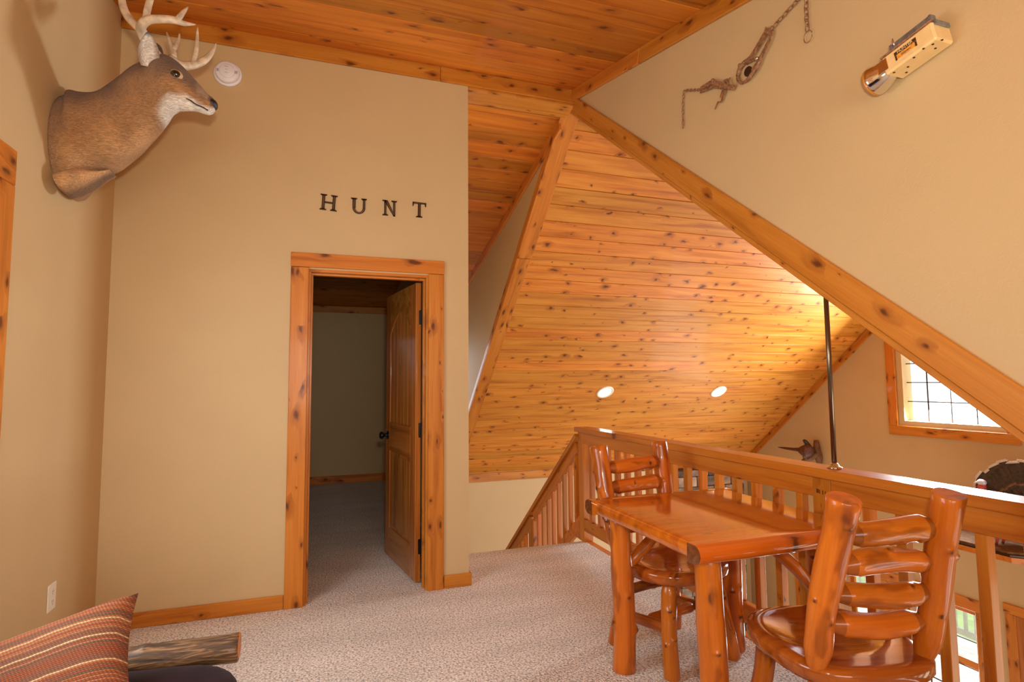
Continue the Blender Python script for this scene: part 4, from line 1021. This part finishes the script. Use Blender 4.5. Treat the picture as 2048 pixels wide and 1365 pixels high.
lathe('pan', [(.0205, 0), (.021, .003), (.017, .0045), (.004, .002)], 'bronze', T2, zframe(wp(1497, 143, .022), (-1, -.15, -.1)), 24)
lathe('nut', [(.008, 0), (.0085, .007), (.005, .010)], 'chrome', T2, zframe(wp(1515, 117, .024), (-1, 0, -.2)), 6)
strap('latch', [(1531, 55), (1534, 60), (1536, 66)], .006, .004, T2); lathe('rivet', [(.008, 0), (.008, .008), (.004, .010)], 'rust', T2, zframe(wp(1481, 131, .014), (-1, 0, 0)), 12)
tube('swivel', [wp(1541, 62), wp(1546, 53)], [.005, .008], 'rust', T2, 10, 2)
chain(T2, [(1547, 54), (1596, 0), (1612, -18)], .034)
chain(T2, [(1612, -18), (1613, 30), (1615, 61)], .030)
rc = wp(1616, 73); rpts = [rc+Vector((0, math.cos(a)*.0190, math.sin(a)*.0225)) for a in [2*math.pi*k/20 for k in range(21)]]
tube('chain_ring', rpts, .0018, 'rust', T2, 6, 1)
c0 = wp(1430, 178, 0)
T1 = thing('small_jaw_trap', 'small rusty jaw trap with dangling chain nearest the ridge', 'animal trap', (XT, c0.y, c0.z), 'old traps on the wall')
strap('spring_arm', [(1402, 178), (1413, 171), (1424, 165), (1430, 164)], [.020, .020, .022, .020], .010, T1)
strap('spring_arm', [(1401, 185), (1412, 180), (1424, 175)], [.008, .012, .012], .008, T1, off=.018)
strap('frame_plate', [(1423, 163), (1436, 168), (1450, 172), (1458, 176)], [.022, .024, .022, .016], .008, T1, off=.020)
strap('frame_plate', [(1425, 174), (1440, 177), (1455, 176)], [.008, .008, .010], .006, T1, off=.010)
strap('end_block', [(1457, 174), (1468, 175)], .022, .022, T1, off=.018)
strap('trap_jaw', [(1446, 168), (1450, 162), (1455, 160), (1457, 169)], [.010, .014, .014, .010], .008, T1, off=.024)
strap('prong', [(1457, 170), (1459, 160), (1460, 155)], [.010, .006, .002], .004, T1, off=.020)
strap('trigger_dog', [(1447, 180), (1444, 190), (1442, 196)], [.016, .018, .010], .006, T1)
strap('trigger_bar', [(1450, 179), (1447, 192), (1443, 204), (1436, 204), (1433, 211), (1430, 219)], [.014, .012, .010, .006, .005, .004], .006, T1)
lathe('rivet', [(.008, 0), (.008, .008), (.004, .011)], 'rust', T1, zframe(wp(1427, 161, .02), (-1, 0, 0)), 12)
chain(T1, [(1399, 180), (1369, 181)], .020, .002, .006)
chain(T1, [(1368, 181), (1366, 205), (1366, 236)], .024, .002, .005)
tube('chain_hook', [wp(1366, 236), wp(1366, 246), wp(1366, 257)], [.003, .006, .003], 'rust', T1, 8, 3)
# ---------------------------------------------------------------- old box flashlight
pa = wp(1781, 139, .05); pb = wp(1884, 63, .05); ax_ = (pb-pa).normalized(); ux = Vector((-1, 0, 0)); uv = ax_.cross(ux).normalized()
if uv.z < 0: uv = -uv
Lb = (pb-pa).length
FLT = thing('box_flashlight', 'cream enamel box flashlight with chrome head hung on the sloping wall', 'flashlight', (XT, (pa.y+pb.y)/2, (pa.z+pb.z)/2))
def fp(s, v, n=0): return pa+ax_*s+uv*v+ux*n
bmm = obox('case', fp(Lb/2, 0, -.004), ax_, uv, (Lb, .062, .078), 'cream', FLT, .006)
obox('top_band', fp(Lb/2, .0325, -.004), ax_, uv, (Lb+.002, .005, .080), 'rust', FLT, .001)
for s, v, n, a in ((.02, -.0315, .02, 1), (.05, -.0315, .0, 1), (.03, -.0315, -.02, 1), (.12, -.0315, .03, 1), (.16, -.0315, .01, 1), (Lb-.02, -.0315, .02, 1), (Lb-.03, -.0315, -.005, 1), (.085, -.0315, .022, 1)):
    ellipsoid('paint_chip', fp(s, v, n), (.004, .0035, .002), 'bronze', bmm, None, 8)
hb = obox('handle_channel', fp(Lb*.52, .052, .0), ax_, uv, (Lb*.74, .018, .020), 'steel', FLT, .002)
obox('handle_grip', fp(Lb*.54, .0665, .0), ax_, uv, (Lb*.78, .011, .012), 'steel', FLT, .002)
obox('handle_end', fp(Lb*.91, .050, 0), uv, ax_, (.040, .008, .022), 'steel', FLT, .001); obox('handle_end', fp(Lb*.14, .050, 0), uv, ax_, (.040, .008, .022), 'steel', FLT, .001)
obox('latch', fp(Lb+.003, .026, -.004), ux, uv, (.060, .016, .006), 'steel', FLT, .001)
tube('switch_pin', [fp(Lb*.20, .060, .006), fp(Lb*.20, .086, .006)], .0022, 'chrome', FLT, 8, 1)
hd = (wp(1741, 166, .05)-wp(1781, 139, .05)).normalized(); hc = fp(.0, -.004, 0)
lathe('chrome_head', [(.022, -.012), (.031, 0), (.040, .016), (.046, .034), (.048, .046), (.050, .051), (.048, .056)], 'chrome', FLT, zframe(hc, hd), 32)
lathe('lens', [(.048, .056), (.047, .063), (.034, .071), (.008, .075)], 'amber', FLT, zframe(hc, hd), 32)
obox('chrome_bracket', fp(-.012, .002, .036), ax_, uv, (.060, .040, .003), 'chrome', FLT, .001)
lathe('rivet', [(.004, 0), (.003, .002)], 'chrome', FLT, zframe(fp(-.030, .0, .038), ux), 10)
LBL = obox('name_plate', fp(Lb*.48, .003, .0355), ax_, uv, (.068, .026, .0015), 'label_orange', FLT, 0)
obox('plate_black_band', fp(Lb*.48, .0105, .0364), ax_, uv, (.068, .011, .0010), 'label_black', LBL, 0)
for s in (-.031, .031): obox('plate_edge', fp(Lb*.48+s, -.004, .0364), uv, ax_, (.016, .005, .0010), 'label_black', LBL, 0)
obox('plate_line', fp(Lb*.48, -.004, .0364), ax_, uv, (.030, .004, .0010), 'rust', LBL, 0)
def text_mesh(txt, size, mw, mat, parent, name):
    cu = bpy.data.curves.new('t', 'FONT'); cu.body = txt; cu.size = size; cu.align_x = 'CENTER'; cu.align_y = 'CENTER'; cu.extrude = .0004
    to = bpy.data.objects.new('t', cu); COL.objects.link(to); dg = bpy.context.evaluated_depsgraph_get(); dg.update()
    me = bpy.data.meshes.new_from_object(to.evaluated_get(dg)); bpy.data.objects.remove(to)
    for p in me.polygons: p.material_index = 0
    me.materials.clear(); return finish(bpy.data.objects.new(name, me), parent, mat, mw)
xa = ax_ if True else -ax_
mwt = zframe(fp(Lb*.48, .0105, .0372), ux, ax_)
text_mesh('HUNTER', .0125, mwt, 'cream', LBL, 'lettering')
# ---------------------------------------------------------------- pheasant on driftwood, gable wall
pq = onX(1636, 905, XG-.05)
PH = thing('pheasant_mount', 'small pheasant mounted on driftwood on the far gable wall', 'bird mount', (XG, pq.y, pq.z))
def gp(x, y, off): return Vector(onX(x, y, XG-off))
tube('driftwood', [gp(1632, 881, .04), gp(1634, 900, .05), gp(1637, 915, .05), gp(1639, 928, .04)], [.030, .050, .055, .035], 'driftwood', PH, 10, 4)
tube('branch', [gp(1635, 908, .06), gp(1620, 917, .16), gp(1605, 924, .24)], [.045, .04, .03], 'driftwood', PH, 10, 4)
bd = tube('body', [gp(1626, 900, .14), gp(1620, 901, .19), gp(1612, 902, .22), gp(1604, 901, .25), gp(1598, 899, .26)], [.02, .085, .105, .07, .03], 'pheasant', PH, 14, 4)
tube('neck', [gp(1618, 896, .19), gp(1614, 888, .2), gp(1610, 883, .22), gp(1606, 881, .24)], [.045, .032, .028, .012], 'pheasant_head', PH, 10, 4)
tube('tail', [gp(1601, 900, .25), gp(1585, 899, .26), gp(1570, 897, .27), gp(1556, 895, .28)], [.032, .022, .018, .004], 'pheasant', PH, 8, 4)
for dx in (0, 5): tube('leg', [gp(1606+dx, 908, .22), gp(1607+dx, 919, .23)], .009, 'driftwood', PH, 6, 1)
# ---------------------------------------------------------------- strutting turkey on its shelf, gable wall
shz = -.42; ty = 4.06
SH = thing('wall_shelf', 'pine wall shelf with carved dark edge under the turkey', 'shelf', (XG-.3, ty, shz))
sx0 = XG-.55; soct = [(XG-.01, ty+.52), (XG-.38, ty+.52), (sx0, ty+.34), (sx0, ty-.34), (XG-.38, ty-.52), (XG-.01, ty-.52)]
prisms('board', [soct], 'Z', shz-.05, shz, 'trim', SH)
cx = sum(p[0] for p in soct)/6
for i, (k_, z0, z1) in enumerate(((.95, shz, shz+.02), (.86, shz+.02, shz+.04))):
    prisms('carved_layer', [[((x-cx)*k_+cx, (y-ty)*k_+ty) for x, y in soct]], 'Z', z0, z1, 'bronze' if i == 0 else 'driftwood', SH)
TK = thing('strutting_turkey', 'strutting turkey mount with fanned tail on a wall shelf', 'bird mount', (XG-.3, ty, shz+.04))
TX = XG-.30; zb = shz+.04
headc = onX(1965, 968, TX)
bc = Vector((TX, headc.y-.16, zb+.33))
tube('body', [bc+Vector((0, .20, .04)), bc+Vector((0, .10, .01)), bc, bc+Vector((0, -.14, .02)), bc+Vector((0, -.24, .05))], [.05, .15, .18, .14, .05], 'feather', TK, 18, 4)
tube('neck', [bc+Vector((0, .12, .06)), bc+Vector((-.02, .19, .14)), Vector(headc)+Vector((0, .0, -.08)), headc], [.07, .045, .035, .03], 'skin_red', TK, 12, 4)
hdm = ellipsoid('head', Vector(headc)+Vector((-.005, .003, .015)), (.034, .044, .034), 'skin_pale', TK)
tube('beak', [Vector(headc)+Vector((-.01, .04, .01)), Vector(headc)+Vector((-.015, .075, -.005))], [.012, .003], 'antler', TK, 8, 2)
ellipsoid('wattle', Vector(headc)+Vector((-.012, .020, -.05)), (.022, .022, .05), 'skin_red', TK)
fc_ = Vector((TX+.06, bc.y-.21, bc.z+.06))
fr_ = .52
nf = 19
for i in range(nf):
    an = math.radians(-8+196*i/(nf-1)); d = Vector((-.10, math.cos(an), math.sin(an))).normalized(); s = d.cross(Vector((1, 0, 0))).normalized()
    Ln = fr_*(.97+.03*math.sin(i*2.1)); off = Vector((.004*(i % 2), 0, 0))
    def feather_piece(name, f0, f1, mat, par):
        bm = bmesh.new(); rows = []
        for k in range(5):
            f = f0+(f1-f0)*k/4; w_ = .012+.052*f; cap = 1 if f < .97 else .75
            rows.append([bm.verts.new(fc_+off+d*Ln*f+s*u*w_*cap-Vector((.006*(1-u*u), 0, 0))) for u in (-1, 0, 1)])
        for A, B in zip(rows, rows[1:]):
            for q in range(2): bm.faces.new((A[q], A[q+1], B[q+1], B[q]))
        o = bm_obj(name, bm, mat, par); o.modifiers.new('thick', 'SOLIDIFY').thickness = .003; return o
    f = feather_piece('tail_feather', .05, .955, 'feather', TK); feather_piece('feather_tip', .955, 1.0, 'feather_tip', f); feather_piece('feather_band', .50, .54, 'driftwood', f).location.x -= .004
ellipsoid('wing', bc+Vector((-.13, -.02, -.02)), (.05, .20, .13), 'feather_grey', TK); ellipsoid('wing', bc+Vector((.13, -.02, -.02)), (.05, .20, .13), 'feather_grey', TK)
ellipsoid('back_feathers', bc+Vector((-.03, -.06, .13)), (.11, .17, .055), 'feather_grey', TK)
for dx in (-.05, .05): tube('leg', [bc+Vector((dx, .0, -.12)), bc+Vector((dx, .02, -.24)), Vector((TX+dx, bc.y+.04, zb+.006))], [.03, .014, .012], 'skin_red', TK, 8, 2)
# ---------------------------------------------------------------- stacked stone fireplace on the far wall below
FP = tag(empty('stone_fireplace', (6.05, YF, ZB)), 'brown stacked stone chimney breast below the far eave', 'fireplace')
box('core', (5.42, YF-.18, ZB), (6.66, YF-.005, -.11), 'paint_back', FP, 0)
z = ZB; r_ = random.Random(3)
while z < -.16:
    hh = min(r_.uniform(.09, .17), -.11-z); x = 5.40
    while x < 6.66:
        w_ = min(r_.uniform(.16, .38), 6.68-x)
        if w_ > .03: box('stone', (x+.004, YF-.20-r_.uniform(.0, .045), z+.004), (x+w_-.004, YF-.17, z+hh-.004), 'stone', FP, .008)
        x += w_
    z += hh
